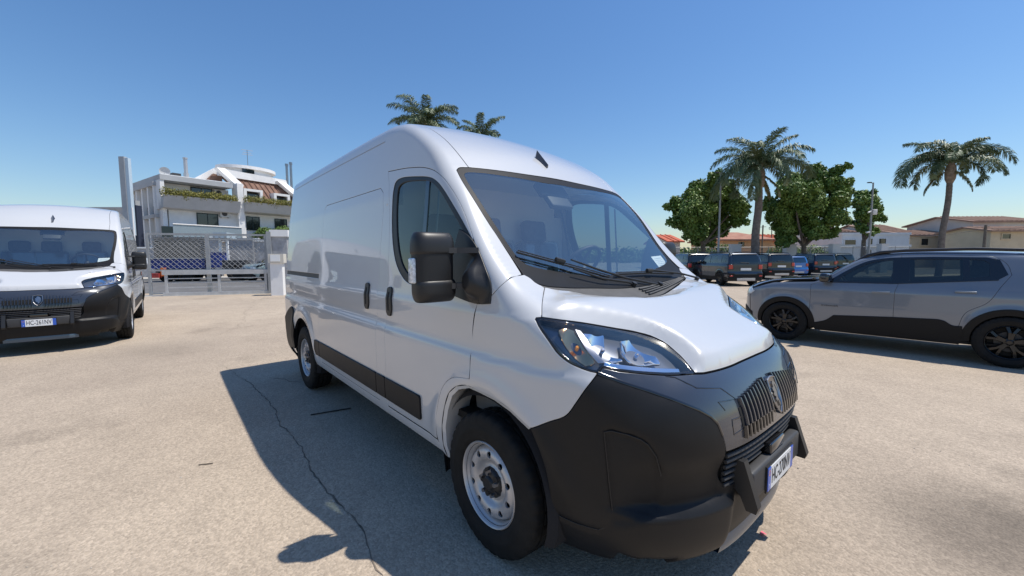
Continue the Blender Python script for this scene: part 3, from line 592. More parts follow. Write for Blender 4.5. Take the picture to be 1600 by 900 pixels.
    def hdisp(P):
        d=np.full(len(P),9.0)
        for i in range(len(fe)-1):
            a,b=fe[i],fe[i+1]; ab=b-a; L=ab@ab
            if L<1e-9 or a[0]<.22 or b[0]<.22: continue
            t=np.clip(((P-a)@ab)/L,0,1); d=np.minimum(d,np.linalg.norm(P-a-t[:,None]*ab,axis=1))
        wd=.058+.05*sstep(.65,.2,P[:,0])
        wt=sstep(.16,.40,P[:,0]); t=np.clip(d/wd,0,1); ch=np.where(t<.85,t*1.03,1-(1-t)**2*5.5); return wt*(.056*np.minimum(ch,1)-.004)+(1-wt)*.006*t
    P_('hood','sph',hood,M['white'],h=.015,skirt=.025,gap=.004,disp=hdisp)
    cowl=sym([[.30,0,1.28]]+BK['COWL_LOW']+BK['WS_LOW'][1:]+[[.19,0,1.325]])
    cw=P_('cowl_panel','sph',cowl,M['cowl'],h=.03,off=-.006,gap=.003)
    A1=np.array([[.186,0,1.328]]+BK['WS_LOW'][::-1]); A2=np.array([[.31,0,1.27]]+BK['COWL_LOW'])
    def cw_(y,t):
        o=[]
        for A in (A1,A2):
            i=np.argsort(-A[:,1]); o.append([np.interp(-abs(y),A[i,1][::-1],A[i,j][::-1]) for j in (0,2)])
        return [o[0][0]*(1-t)+o[1][0]*t,y,o[0][1]*(1-t)+o[1][1]*t]
    for t in (.25,.42,.59,.76):
        for y0,y1 in ((.03,.70),):
            V,F=strip_on(S,[cw_(y,t) for y in np.linspace(y0,y1,12)],.010,.006); b=MB(); b.add(V,F,True); b.build('cowl_rib',M['cowl'],cw)
    ws=sym([list(p) for p in BK['WS_TOP']]+BK['WS_LOW'][1:])
    wi2=[list(p) for p in S.chart('sph',np.array(smooth_poly(S.unchart('sph',np.array(sym([list(p) for p in BK['WS_IN']]))),2)))]
    wsb=P_('windscreen_border','sph',ws,M['frit'],holes=[wi2],h=.03,skirt=.01,gap=.003,off=-.003)
    P_('windscreen','sph',wi2,M['wsglass'],h=.05,skirt=0,gap=-.004,off=-.004)
    b=MB(); b.box((-.50,0,1.985),(.12,.30,.04),ry=R(49),bev=.012); b.box((-.44,0,1.91),(.14,.22,.04),ry=R(49),bev=.01); b.build('sensor_housing',M['plastic2'],root)
    # headlights
    head=BK['HOOD_FRONT'][3:13]+BK['HEAD_LOW'][1:]+BK['HEAD_SIDE'][1:-1]
    hl=P_('headlight','sph',head,M['lamphouse'],h=.025,off=-.045,skirt=.02,gap=.004,sides=BOTH); HL={1:hl[0],-1:hl[1]}
    P_('lens','sph',head,M['lens'],parent=HL,h=.025,off=-.002,skirt=0,gap=.004,sides=BOTH)
    # rim of the lens
    hr=S.unchart('sph',np.array(head)); ins=inset([np.array(p) for p in hr],.0065)
    P_('headlight_surround','sph',[list(p) for p in hr],M['gloss'],parent=HL,holes=[[list(p) for p in ins]],h=.02,off=-.001,skirt=.045,gap=.003,uv=True,sides=BOTH)
    rg=np.random.default_rng(3)
    def bowl(key,mt,name,depth,off,par=HL):
        c=np.mean(np.array(BK[key]),0)
        q=S.unchart('sph',np.array(BK[key])); cc=q.mean(0); rr=np.abs(q-cc).max(0)
        def dp(P):
            u=(S.unchart('sph',P)-cc)/rr; r2=np.minimum(1,(u**2).sum(1)); return -depth*(1-r2)
        return P_(name,'sph',BK[key],mt,parent=par,h=.008,off=off,skirt=.012,gap=0,disp=dp,sides=BOTH,sm=1)
    bowl('HREF1',M['chrome'],'reflector',.05,-.012); bowl('HREF2',M['chrome'],'reflector',.05,-.012); bowl('HBULB',M['amberglow'],'turn_signal',.03,-.02)
    P_('light_strip','sph',BK['HDRL'],M['chrome'],parent=HL,h=.01,off=-.012,skirt=.01,gap=0,sides=BOTH)
    P_('light_strip','sph',BK['HDRL2'],M['satin'],parent=HL,h=.01,off=-.010,skirt=.01,gap=0,sides=BOTH)
    for key,dx in (('HREF1',0),('HREF2',0),('HBULB',0)):
        for sd in BOTH:
            c=on(S,'sph',[np.mean(np.array(BK[key]),0)])[0]; n=S.N(c[None])[0]; c=c-n*.035; c[1]*=sd; n=n*[1,sd,1]
            b=MB(); b.tube([c-n*.03,c+n*.012,c+n*.02],[.009,.009,.005],10); b.build('bulb',M['orange' if key=='HBULB' else 'chrome'],HL[sd])
    # gloss front panel with vertical fins
    gl=sym([list(p) for p in BK['HOOD_FRONT'][::-1]][:5]+BK['HEAD_LOW'][1:]+BK['GLOSS'][1:]+[[.95,-.485,.72],[.98,-.25,.718],[.985,0,.715]])
    def gdisp(P): return -.006*sstep(.02,0,np.abs(P[:,2]-.0))*0+.004*sstep(.93,.90,P[:,2])*sstep(.40,.37,np.abs(P[:,1]))
    gp=P_('grille_panel','sph',gl,M['piano'],h=.02,skirt=.03,gap=.003)
    b=MB(); sb=MB(); lo=MB()
    for i in range(9):
        for sd in (-1,1):
            y=sd*(.062+.0345*i)
            z0=.925-.004*i; pts=[[.95,y,z] for z in np.linspace(z0+.012,.800,8)]
            P=_front(S,[(y,p[2]) for p in pts]); V,F=strip_on(S,P,.011,.016); V=np.array(V)
            b=MB(); b.add(V,F,True); b.build('grille_fin',M['piano'],gp,50)
            P=_front(S,[(y+sd*.017,z) for z in np.linspace(.872,.795,5)]); V,F=strip_on(S,P,.019,.0035); b=MB(); b.add(V,F); b.build('grille_slot',M['dark'],gp)
            P=_front(S,[(y+sd*.010,z) for z in np.linspace(.800,.748,4)]); V,F=strip_on(S,P,.016,.013); b=MB(); b.add(V,F,True); b.build('grille_tooth',M['gloss'],gp,50)
    for k in ('LINEA','LINEB','LINEC'):
        for sd in BOTH:
            V,F=strip_on(S,BK[k],.005,.0022); V=np.array(V)*[1,sd,1]; b=MB(); b.add(V,F); b.build('panel_groove',M['gloss'],gp)
    V,F=strip_on(S,BK['GLOSS'],.012,.003)
    for sd in BOTH: b=MB(); b.add(np.array(V)*[1,sd,1],F,True); b.build('panel_edge_strip',M['gloss'],gp)
    # emblem: shield with a maned head in relief
    c=_front(S,[(0,.855)])[0]; n=S.N(c[None])[0]; up=np.array([-n[2],0,n[0]]); 
    E=lambda y,v,h: tuple(c+up*v+np.array([0,1,0])*y+n*h)
    sh=[(-.050,.072),(-.026,.080),(0,.084),(.026,.080),(.050,.072),(.053,.02),(.046,-.03),(.026,-.065),(0,-.088),(-.026,-.065),(-.046,-.03),(-.053,.02)]
    b=MB(); b.prism([(p[0],p[1]) for p in sh],-.01,.014,lambda u,v,q:E(u,v,q)); em=b.build('emblem',M['gloss'],root)
    b=MB(); m=len(sh)
    for i in range(m):
        a,d=sh[i],sh[(i+1)%m]; b.tube([E(a[0]*.98,a[1]*.98,.015),E(d[0]*.98,d[1]*.98,.015)],.0042,6)
    lion=[(-.002,.060),(.012,.058),(.024,.048),(.034,.030),(.036,.006),(.030,-.018),(.020,-.040),(.006,-.058),(.002,-.036),(-.006,-.024),(-.016,-.034),(-.020,-.020),(-.012,-.010),(-.026,-.004),(-.028,.006),(-.018,.012),(-.026,.022),(-.024,.032),(-.010,.036),(-.012,.050)]
    b.prism(lion,.012,.020,lambda u,v,q:E(u,v,q))
    for k in range(4):
        b.tube([E(.010+.006*k,.044-.010*k,.021),E(.020+.003*k,.010-.012*k,.021),E(.010+.003*k,-.022-.008*k,.021)],.0018,5)
    b.build('emblem_relief',M['satin'],em)
    # bumper
    bh=[[.96,0,.55],[.955,-.30,.55],[.93,-.44,.55],[.93,-.475,.60],[.945,-.485,.715]]+BK['GLOSS'][::-1][:-1]+BK['SPLIT']+BK['ARCHF'][1:5]+[[.425,-.93,.29]]
    bl=[[.44,-.90,.21]]; th=np.linspace(-1.05,-.02,9)
    bl+=[list(p) for p in S.cast(np.tile([-.35,0,.205],(9,1))+np.stack([np.cos(th),np.sin(th),0*th],-1)*2.4,-np.stack([np.cos(th),np.sin(th),0*th],-1),0,2.2)[0]]
    gq=S.unchart('sph',np.array(BK['GROOVE1']+[[.812,-.74,.60],[.805,-.73,.52]]+[[.70,-.85,.44]]+BK['GROOVE2'][::-1][4:]))
    g2=[list(p) for p in gq]
    def bdisp(P):
        q=S.unchart('sph',P); d=0*P[:,0]
        # lower corner bulge below a shelf
        th_=np.arctan2(-P[:,1],P[:,0]+.35)*np.sign(1); th_=np.abs(np.arctan2(P[:,1],P[:,0]+.35))
        d+=.030*sstep(.506,.490,P[:,2])*sstep(.20,.30,P[:,2])*sstep(.76,.60,th_)*sstep(.27,.33,th_)
        d-=.020*sstep(.496,.512,P[:,2])*sstep(.74,.58,P[:,2])*sstep(.72,.60,th_)*sstep(.30,.36,th_)
        # crease that carries on from the panel edge
        d+=.0
        q2=q.copy(); q2[:,0]=-np.abs(q2[:,0])
        dd=np.full(len(P),9.0)
        for line in (BK['GROOVE1'],BK['GROOVE2']):
            l=S.unchart('sph',np.array(line))
            for i in range(len(l)-1):
                a,bb=l[i],l[i+1]; ab=bb-a; t=np.clip(((q2-a)@ab)/(ab@ab),0,1); dd=np.minimum(dd,np.hypot(*(q2-a-t[:,None]*ab).T))
        ins_=inpoly(q2,[tuple(v) for v in g2]); bdd=bdist(q2,[tuple(v) for v in g2]); d-=.011*np.where(ins_,sstep(-.002,.006,bdd),0)*sstep(.82,.70,th_)
        d-=.006*sstep(.010,.003,dd)
        # lower air notch
        d-=.05*sstep(.305,.290,P[:,2])*sstep(.50,.52,th_)*sstep(.68,.66,th_)
        return d
    bp=P_('front_bumper','sph',sym(bh+bl),M['bumper'],h=.0115,skirt=.03,gap=.003,disp=bdisp)
    for key in ('GROOVE1','GROOVE2'):
        for sd in BOTH:
            V,F=strip_on(S,BK[key],.005,.0025,off=-.004); b=MB(); b.add(np.array(V)*[1,sd,1],F,True); b.build('bumper_groove',M['plastic2b'],bp)
    mo=sym([[.98,0,.73],[.95,-.49,.73],[.93,-.48,.60],[.93,-.44,.54],[.96,0,.54]])
    gr=P_('lower_grille','sph',mo,M['dark'],h=.04,off=-.05,skirt=0,gap=-.01)
    for z,y0,y1 in ((.690,-.46,.46),(.662,-.455,.455),(.634,-.45,-.10),(.634,.10,.45),(.606,-.45,-.12),(.606,.12,.45),(.578,-.445,-.33),(.578,.33,.445),(.550,-.44,-.34),(.550,.34,.44)):
        b=MB(); ys=np.linspace(y0,y1,max(3,int((y1-y0)/.05))); P=_front(S,[(y,z) for y in ys])
        P=P-np.array([.012,0,0]); b.tube([tuple(p) for p in P],.0085,8); b.build('grille_slat',M['plastic2'],gr)
    b=MB(); b.box((.972,0,.622),(.045,.19,.05),bev=.008); b.build('radar_cover',M['gloss'],gr)
    b=MB(); 
    for y in np.linspace(-.44,.44,23):
        p=_front(S,[(y,.70)])[0]; b.box((p[0]-.04,y,.63),(.006,.005,.16))
    b.build('grille_mesh',M['dark'],gr)
    b=MB(); b.box((.975,0,.525),(.05,.66,.135),bev=.014); b.build('plate_carrier',M['plastic2'],root)
    for sd in BOTH:
        b=MB(); b.prism([(.90,.655),(.975,.650),(.992,.60),(1.035,.47),(1.028,.445),(.99,.445),(.965,.50),(.90,.56)],sd*.335,sd*.375,lambda u,v,q:(u,q,v)); b.build('bumper_bracket',M['plastic'],root)
    lip=[( .5+.0,0)]
    b=MB(); ys=np.linspace(-.40,.40,25); P=_front(S,[(y,.255) for y in ys]); vs=[];fsx=[]
    for p in P: vs+=[(p[0]+.008,p[1],.285),(p[0]+.018,p[1],.250),(p[0]+.010,p[1],.215),(p[0]-.03,p[1],.212)]
    for i in range(24):
        for j in range(3): fsx.append((i*4+j,i*4+j+1,i*4+j+5,i*4+j+4))
    b.add(vs,fsx,True); b.build('skid_lip',M['lip'],root)
    # number plate
    pl=MB(); pl.box((1.004,0,.512),(.008,.372,.122)); plo=pl.build('number_plate',M['plastic'],root)
    pl=MB(); pl.box((1.0095,0,.512),(.003,.284,.106)); pl.build('plate_face',M['plate'],plo)
    for sd in BOTH: pl=MB(); pl.box((1.0095,sd*.161,.512),(.003,.038,.106)); pl.build('plate_band',M['plateblue'],plo)
    link('lettering',text_mesh('lettering',plate_text,.098,M['ink'],.262,f=lambda x,y,z:Vector((1.0116+z,x,.512+y))),plo)
    link('lettering',text_mesh('lettering','I',.026,M['plate'],f=lambda x,y,z:Vector((1.0116+z,-.161+x,.478+y))),plo)
    b=MB()
    for k in range(12):
        a=k*math.pi/6; b.box((1.0113,-.161+.011*math.sin(a),.540+.011*math.cos(a)),(.0008,.003,.003))
    b.build('star_ring',M['orange'],plo)
    # mirrors
    for sd in BOTH:
        mr=bpy.data.objects.new('wing_mirror',None); COL.objects.link(mr); mr.parent=root; KIDS.setdefault(root.name,[]).append(mr)
        def hous(z0,z1,cx,cy,hx,hy,rt,rb,n=28,lean=0):
            hx*=.75; hy*=1.07
            b=MB(); vs=[]; zs=[]
            K=16
            for k in range(K+1):
                t=k/K; z=z0+(z1-z0)*(.5-.5*math.cos(math.pi*t)); zs.append(z)
                e=1.0
                if z>z1-rt: e=math.sqrt(max(0,1-((z-(z1-rt))/rt)**2.2))
                if z<z0+rb: e=math.sqrt(max(0,1-(((z0+rb)-z)/rb)**2.2))
                ex=.45+.55*e if (z>z1-rt or z<z0+rb) else 1; 
                if k in(0,K): ex*=.75
                for i in range(n):
                    a=2*math.pi*i/n; c_,s_=math.cos(a),math.sin(a); p=.62
                    x=math.copysign(abs(c_)**p,c_)*hx*ex; y=math.copysign(abs(s_)**p,s_)*hy*(ex if k in(0,K) else (.6+.4*ex))
                    if x<0: x*=.8
                    vs.append((cx-.08+x,sd*(cy+.015+y+lean*(z-z0)),z+.012))
            fs_=[]
            for k in range(K):
                for i in range(n): fs_.append((k*n+i,k*n+(i+1)%n,(k+1)*n+(i+1)%n,(k+1)*n+i))
            fs_+= [tuple(range(n)),tuple(K*n+i for i in range(n))]
            b.add(vs,fs_,True); return b
        hous(1.325,1.618,-.150,-1.165,.088,.098,.075,.02).build('mirror_housing',M['plastic2b'],mr,60)
        hous(1.275,1.395,-.148,-1.160,.096,.104,.03,.06).build('mirror_cap',M['plastic'],mr,60)
        hous(1.505,1.625,-.152,-1.163,.096,.104,.085,.02).build('mirror_cap',M['plastic'],mr,60)
        b=MB(); b.box((-.230,sd*-1.260,1.447),(.055,.020,.125),bev=.009); b.build('side_repeater',M['chromelens'],mr)
        b=MB(); b.box((-.304,sd*-1.15,1.462),(.004,.15,.26),bev=.0015); b.build('mirror_glass',M['chrome'],mr)
        for z in (1.547,1.367):
            b=MB(); b.prism([(-.165,-1.10),(-.155,-1.05),(-.10,-.985),(-.085,-.965),(-.17,-.965),(-.21,-1.05),(-.22,-1.10)],z-.014,z+.014,lambda u,v,q:(u,sd*v,q)); b.build('mirror_arm',M['plastic2'],mr)
    mb_=side(S,[(-.36,1.315),(-.33,1.50),(-.27,1.66),(-.17,1.61),(-.04,1.475),(.035,1.36),(.038,1.29),(-.02,1.283)])
    mq_=[tuple(v) for v in S.unchart('sec',np.array(mb_))]
    mc_=S.unchart('sec',np.array(side(S,[(-.075,1.39)])))[0]
    def mbd(P):
        q=S.unchart('sec',P); d=bdist(q,mq_); r=np.hypot((q[:,0]-mc_[0])/.11,(q[:,1]-mc_[1])/.13)
        return .008+.070*sstep(1.0,.25,r)*sstep(0,.035,d)
    P_('mirror_base','sec',mb_,M['plastic'],skirt=.018,gap=0,h=.014,disp=mbd,sides=BOTH)
    # wipers
    for key,rad in (('WIP1',.006),('WIP2',.006)):
        q=on(S,'sph',BK[key]); n=S.N(q); wp=bpy.data.objects.new('wiper',None); COL.objects.link(wp); wp.parent=root; KIDS.setdefault(root.name,[]).append(wp)
        b=MB(); b.tube([tuple(p+v*.014) for p,v in zip(q,n)],rad,6); b.tube([tuple(p+v*.028) for p,v in zip(q,n)],.0035,6); b.build('wiper_blade',M['plastic'],wp)
        mid=q[1]+n[1]*.035; b=MB(); d=(q[2]-q[0]); d/=np.linalg.norm(d); b.tube([tuple(mid-d*.03),tuple(mid+d*.03)],.014,6); b.build('blade_clip',M['plastic'],wp)
        for ak in (('ARM1','ARM1B') if key=='WIP1' else ('ARM2',)):
            q2=on(S,'sph',BK[ak]); n2=S.N(q2); b=MB(); b.tube([tuple(p+v*(.040-.012*i)) for i,(p,v) in enumerate(zip(q2,n2))],[.005]+[.007]*(len(q2)-1),6)
            p=q2[-1]+n2[-1]*.01; b.tube([tuple(p-n2[-1]*.02),tuple(p+n2[-1]*.012)],.016,10); b.build('wiper_arm',M['plastic'],wp)
    b=MB(); q=on(S,'sph',[(-.04,.60,1.52),(-.06,.745,1.52),(.05,.735,1.43),(.06,.59,1.43)]); n=S.N(q); b.add([tuple(p-v*.022) for p,v in zip(q,n)],[(0,1,2,3)]); pp=b.build('price_sheet',M['paper'],root)
    b=MB(); 
    for k in range(5):
        t=.18+.13*k; a=q[0]*(1-t)+q[3]*t; c2=q[1]*(1-t)+q[2]*t; v=n[0]; a,c2=a*.85+c2*.15,a*.2+c2*.8; dz=(q[3]-q[0])*.02
        b.add([tuple(a-v*.0208),tuple(c2-v*.0208),tuple(c2+dz-v*.0208),tuple(a+dz-v*.0208)],[(0,1,2,3)])
    b.build('print_line',M['paperink'],pp)
    b=MB(); b.box((.02,.40,1.345),(.11,.20,.002),ry=.1,rz=.1); b.build('paper_sheet',M['paper'],root)
    # roof fin emblem/aerial
    c=S.chart('sec',np.array([(-.62,0.0)]))[0]; b=MB()
    b.add([(c[0]-.07,-.004,c[2]+.0),(c[0]-.035,0,c[2]+.085),(c[0]+.085,0,c[2]-.045),(c[0]-.02,-.036,c[2]-.005),(c[0]-.02,.036,c[2]-.005),(c[0]+.07,-.012,c[2]-.06),(c[0]+.07,.012,c[2]-.06)],[(0,3,1),(0,1,4),(3,5,1),(1,5,2),(1,6,4),(1,2,6),(5,6,2)],False)
    b.build('roof_aerial',M['aerial'],root)
    # handles, trims, bumper corners
    def hnd(x,z,par):
        b0=side(S,[(x-.036,z+.088),(x-.018,z+.098),(x+.018,z+.098),(x+.034,z+.085),(x+.034,z-.075),(x+.020,z-.095),(x-.016,z-.095),(x-.036,z-.075)])
        P_('door_handle','side',b0,M['plastic'],parent=par,off=.012,skirt=.016,gap=0,h=.02,sm=1,sides=BOTH)
        b1=side(S,[(x-.014,z+.065),(x+.010,z+.065),(x+.010,z-.06),(x-.010,z-.06)])
        P_('handle_recess','side',b1,M['dark'],parent=par,off=.0135,skirt=.002,gap=0,h=.02,sm=1,sides=BOTH)
    hnd(-1.095,1.205,D); hnd(-1.505,1.215,SL)
    for x0,x1,par in ((-2.93,-2.782,root),(-2.768,-1.322,SL),(-1.308,-1.162,root),(-1.148,-.64,D)):
        zt=.655; o=[(x0,.505),(x0,zt),(x1,zt),(x1,.505)]
        if x1>-1: o=[(x0,.505),(x0,zt),(x1-.01,zt-.0),(x1,zt-.012),(x1,.517),(x1-.01,.505)]
        if x0<-2.9: o=[(x0+.03,.505),(x0,.56),(x0,zt),(x1,zt),(x1,.505)]
        P_('side_moulding','side',side(S,o),M['bumper'],parent=par,off=.013,skirt=.015,gap=.001,h=.05,sides=BOTH)
    P_('rear_bumper_corner','sec',side(S,[(-3.875,.45),(-3.865,.54),(-3.82,.64),(-3.80,.70),(-3.82,.90),(-3.90,.915),(-4.41,.93),(-4.41,.44),(-4.15,.38),(-3.90,.40)]),M['bumper'],off=.014,skirt=.03,gap=0,h=.04,sides=BOTH)
    P_('rear_bumper','rear',[[-4.4,-.93,.42],[-4.4,-.93,.62],[-4.4,.93,.62],[-4.4,.93,.42]],M['bumper'],off=.03,skirt=.05,h=.06)
    for sd in BOTH:   # fuel flap grommet and tie-down details near the sill
        V,F=strip_on(S,side(S,[(-1.42,2.385),(-2.2,2.385),(-4.2,2.375)]),.006,.002,chart='sec'); b=MB(); b.add(np.array(V)*[1,sd,1],F); b.build('gutter_seam',M['primer'],root)
    # arch liners, flanges, underbody
    for sd in BOTH:
        for cx,cz,rr in ((.0,.385,.455),(-3.455,.40,.455)):
            b=MB(); vs=[]; n=26
            for i in range(n+1):
                a=math.pi*(-.10+1.2*i/n)
                for y in (.985,.95,.56): 
                    r_=rr if y<.97 else rr-.03
                    vs.append((cx+r_*math.cos(a),-sd*y,cz+r_*math.sin(a)))
            fs_=[]
            for i in range(n):
                for j in range(2): fs_.append((i*3+j,i*3+j+1,i*3+j+4,i*3+j+3))
            b.add(vs,fs_,True); k0=len(b.v); b.add([(cx+rr*math.cos(math.pi*(-.1+1.2*i/n)),-sd*.56,cz+rr*math.sin(math.pi*(-.1+1.2*i/n))) for i in range(n+1)],[tuple(range(n+1))])
            b.build('wheel_arch_liner',M['liner'],root)
        # light inner flange behind the front arch
        fl=[p for p in BK['FSEAM'][-3:]]+BK['ARCH'][1:]
        P=on(S,'sph',BK['ARCH']); vs=[];fs_=[]
        for p in P: vs+=[(p[0],sd*(p[1]+.004),p[2]),(p[0]+(.0-p[0])*.06,sd*(p[1]+.012),p[2]-.015 if p[2]>.6 else p[2]),(p[0]+(.0-p[0])*.03,sd*(p[1]+.17),p[2])]
        for i in range(len(P)-1): fs_+=[(i*3,i*3+1,i*3+4,i*3+3),(i*3+1,i*3+2,i*3+5,i*3+4)]
        b=MB(); b.add(vs,fs_,True); b.build('arch_flange',M['white'],root)
    b=MB(); b.box((-1.75,0,.43),(4.9,1.05,.16)); b.box((-1.72,0,.43),(2.45,1.86,.10)); b.box((.45,0,.34),(.6,1.05,.12)); b.tube([(-3.45,-.85,.36),(-3.45,.85,.36)],.05,8); b.tube([(0,-.8,.36),(0,.8,.36)],.04,8); b.build('underbody',M['dark'],root)
    b=MB(); b.box((-1.25,0,1.25),(.02,1.86,1.3)); b.box((-1.25,0,2.02),(.02,1.62,.25)); b.build('bulkhead',M['bulk'],root)
    b=MB(); b.box((-.55,0,.62),(1.45,1.86,.04)); b.build('cab_floor',M['dark'],root)
    b=MB(); b.box((-.92,0,2.10),(.70,1.56,.02),ry=.0); b.build('headliner',M['bulk'],root)
    # dashboard
    b=MB(); pr=[(.16,1.30),(.0,1.325),(-.12,1.34),(-.26,1.325),(-.34,1.27),(-.36,1.15),(-.30,.95),(-.26,.66),(.16,.66)]
    b.prism([(p[0],p[1]) for p in pr],-.86,.86,lambda u,v,q:(u,q,v)); b.box((-.30,.40,1.335),(.16,.42,.05),bev=.02); b.box((-.36,0,1.24),(.05,.30,.16),bev=.02); b.build('dashboard',M['dash'],root)
    b=MB(); c=Vector((-.56,.40,1.44)); t=R(-50); 
    b.tube([c+Matrix.Rotation(t,3,'Y')@Vector((.195*math.cos(a),.195*math.sin(a),0)) for a in np.linspace(0,2*math.pi,33)],.016,8,cap=False); 
    for a in (0,2.2,4.1): b.tube([c,c+Matrix.Rotation(t,3,'Y')@Vector((.19*math.cos(a),.19*math.sin(a),0))],.014,6)
    b.tube([c,c+Vector((.22,0,-.20))],.035,8); b.build('steering_wheel',M['wheelrim'],root)
    for yy in (-.52,-.12,.42):
        st=bpy.data.objects.new('seat',None); COL.objects.link(st); st.parent=root; KIDS.setdefault(root.name,[]).append(st)
        b=MB(); b.box((-.80,yy,1.00),(.50,.44,.16),bev=.05); b.build('seat_cushion',M['seat'],st)
        b=MB(); b.box((-1.06,yy,1.33),(.15,.45,.62),ry=R(-10),bev=.05); b.build('seat_back',M['seat'],st)
        b=MB(); b.box((-1.13,yy,1.74),(.10,.27,.20),ry=R(-8),bev=.04); b.tube([(-1.11,yy-.06,1.55),(-1.13,yy-.06,1.70)],.008,6); b.tube([(-1.11,yy+.06,1.55),(-1.13,yy+.06,1.70)],.008,6); b.build('headrest',M['seat'],st)
        b=MB(); b.box((-1.045,yy,1.36),(.162,.462,.60),ry=R(-10),bev=.05); b.build('seat_cover',M['filmwrap'],st)
    # wheels
    for x in (0,-3.45):
        for sd in (-1,1): wheel(root,(x,sd*.892,.36),sd)
    return root
M['lamphouse']=mat('lamp_housing',(.16,.17,.19),rough=.3,metal=.7)
M['wheelrim']=mat('steering_wheel_leather',(.025,.025,.027),rough=.6)
M['lip']=mat('blue_grey_lip',(.06,.095,.13),rough=.35,coat=.6)
M['plastic2b']=mat('mirror_inner_plastic',(.012,.012,.013),rough=.5)
M['chromelens']=mat('clear_repeater_lens',(.62,.66,.70),rough=.12,coat=1,var=.35,vscale=60)
M['aerial']=mat('aerial_dark',(.05,.05,.055),rough=.25,coat=1)
M['filmwrap']=glass('clear_plastic_film',(.86,.88,.88),1.4,.06,.12)

# ================================================================= cars
M['grey']=mat('car_paint_grey',(.18,.205,.24),rough=.30,metal=.3,coat=1,var=.01)
M['navy']=mat('car_paint_navy',(.012,.022,.040),rough=.3,metal=.3,coat=1)
M['black']=mat('car_paint_black',(.010,.010,.012),rough=.25,coat=1)
M['alloy']=mat('black_alloy_wheel',(.008,.008,.009),rough=.3,metal=.3,coat=.6)
M['clad']=mat('cladding_plastic',(.010,.010,.0105),rough=.6,spec=.3,bump=.2,bscale=400,bdist=.0006)
M['tail']=M['red']
SEAM[M['grey']]=M['seam']; SEAM[M['navy']]=M['seam']; SEAM[M['black']]=M['seam']
def arch_bump(cs,R0):
    def f(x,z):
        o=0
        for cx in cs:
            r=np.hypot(x-cx,z-.36); o=o+.016*np.exp(-((r-R0)/.05)**2)*sstep(.3,.5,z)
        return o
    return f
SUV=Surf(W=([.1,.25,.45,.7,.92,1.0,1.08,1.3,1.5,1.6],[.78,.83,.865,.885,.885,.870,.842,.765,.685,.64]),
 TX=([-3.3,-2.6,-1.5,-.2,.5],[.97,1,1,.995,.985]),
 XF=([.1,.3,.5,.7,.85,.95,1.05,1.6],[.70,.77,.80,.80,.785,.76,.74,.7]),x0=-.1,n=2.9,B=([-1.2,-.4,.2,.7],[.0,.05,.03,.04]),C=([-3.3,-1.2,-.4,.5],[.05,.04,.02,.03]),
 Z=([-3.35,-3.2,-3.05,-2.8,-2.3,-1.7,-1.25,-1.0,-.75,-.45,-.36,.1,.45,.62,.72,.80],[1.10,1.36,1.50,1.555,1.585,1.592,1.565,1.50,1.355,1.165,1.15,1.115,1.045,.99,.93,.75]),
 K=([-3.3,-1,-.4,0,.5,.9],[.09,.09,.10,.12,.14,.10]),XR=([.1,.4,.7,1.0,1.25,1.6],[-3.22,-3.28,-3.29,-3.28,-3.20,-3.05]),kr=.10,bump=arch_bump((0,-2.57),.42),secz=.8,sc=(-1.7,0,.55))
SUVS=dict(wb=2.575,Rt=.345,wy=.80,
 win=[(-.60,1.085),(-.86,1.29),(-1.06,1.415),(-1.34,1.478),(-1.8,1.492),(-2.32,1.482),(-2.44,1.45),(-2.52,1.25),(-2.44,1.185),(-1.43,1.095)],
 glassf=[(-.70,1.10),(-.90,1.27),(-1.09,1.385),(-1.34,1.445),(-1.375,1.445),(-1.385,1.115),(-1.2,1.108)],
 glassr=[(-1.575,1.135),(-1.56,1.458),(-2.10,1.458),(-2.12,1.175)],glassq=[(-2.18,1.19),(-2.165,1.455),(-2.29,1.448),(-2.35,1.40),(-2.36,1.225)],
 door1=[(-.37,.34),(-.37,1.02),(-.55,1.10),(-.84,1.325),(-1.05,1.44),(-1.36,1.51),(-1.46,1.515),(-1.46,1.1),(-1.425,.95),(-1.425,.34)],
 door2=[(-1.425,.34),(-1.425,.95),(-1.46,1.1),(-1.46,1.515),(-2.1,1.515),(-2.36,1.50),(-2.50,1.40),(-2.55,1.25),(-2.47,1.10),(-2.35,.86),(-2.16,.70),(-2.11,.52),(-2.09,.34)],
 clad=[(-.42,.30),(-.42,.36),(-.60,.43),(-.70,.52),(-1.42,.565),(-1.90,.585),(-1.96,.57),(-2.05,.51),(-2.14,.51),(-2.14,.30),(-2.12,.25),(-.46,.25)],
 arch=(.365,.440),rail=[(-.92,1.42),(-1.06,1.515),(-1.22,1.565),(-1.5,1.59),(-2.2,1.605),(-2.7,1.58),(-2.86,1.54)],raily=.62,
 top=1.52,rear_low=.60,hoodx=(-.42,.66),hoody=.66,hoodmat='black',mirror=(-.60,1.12))
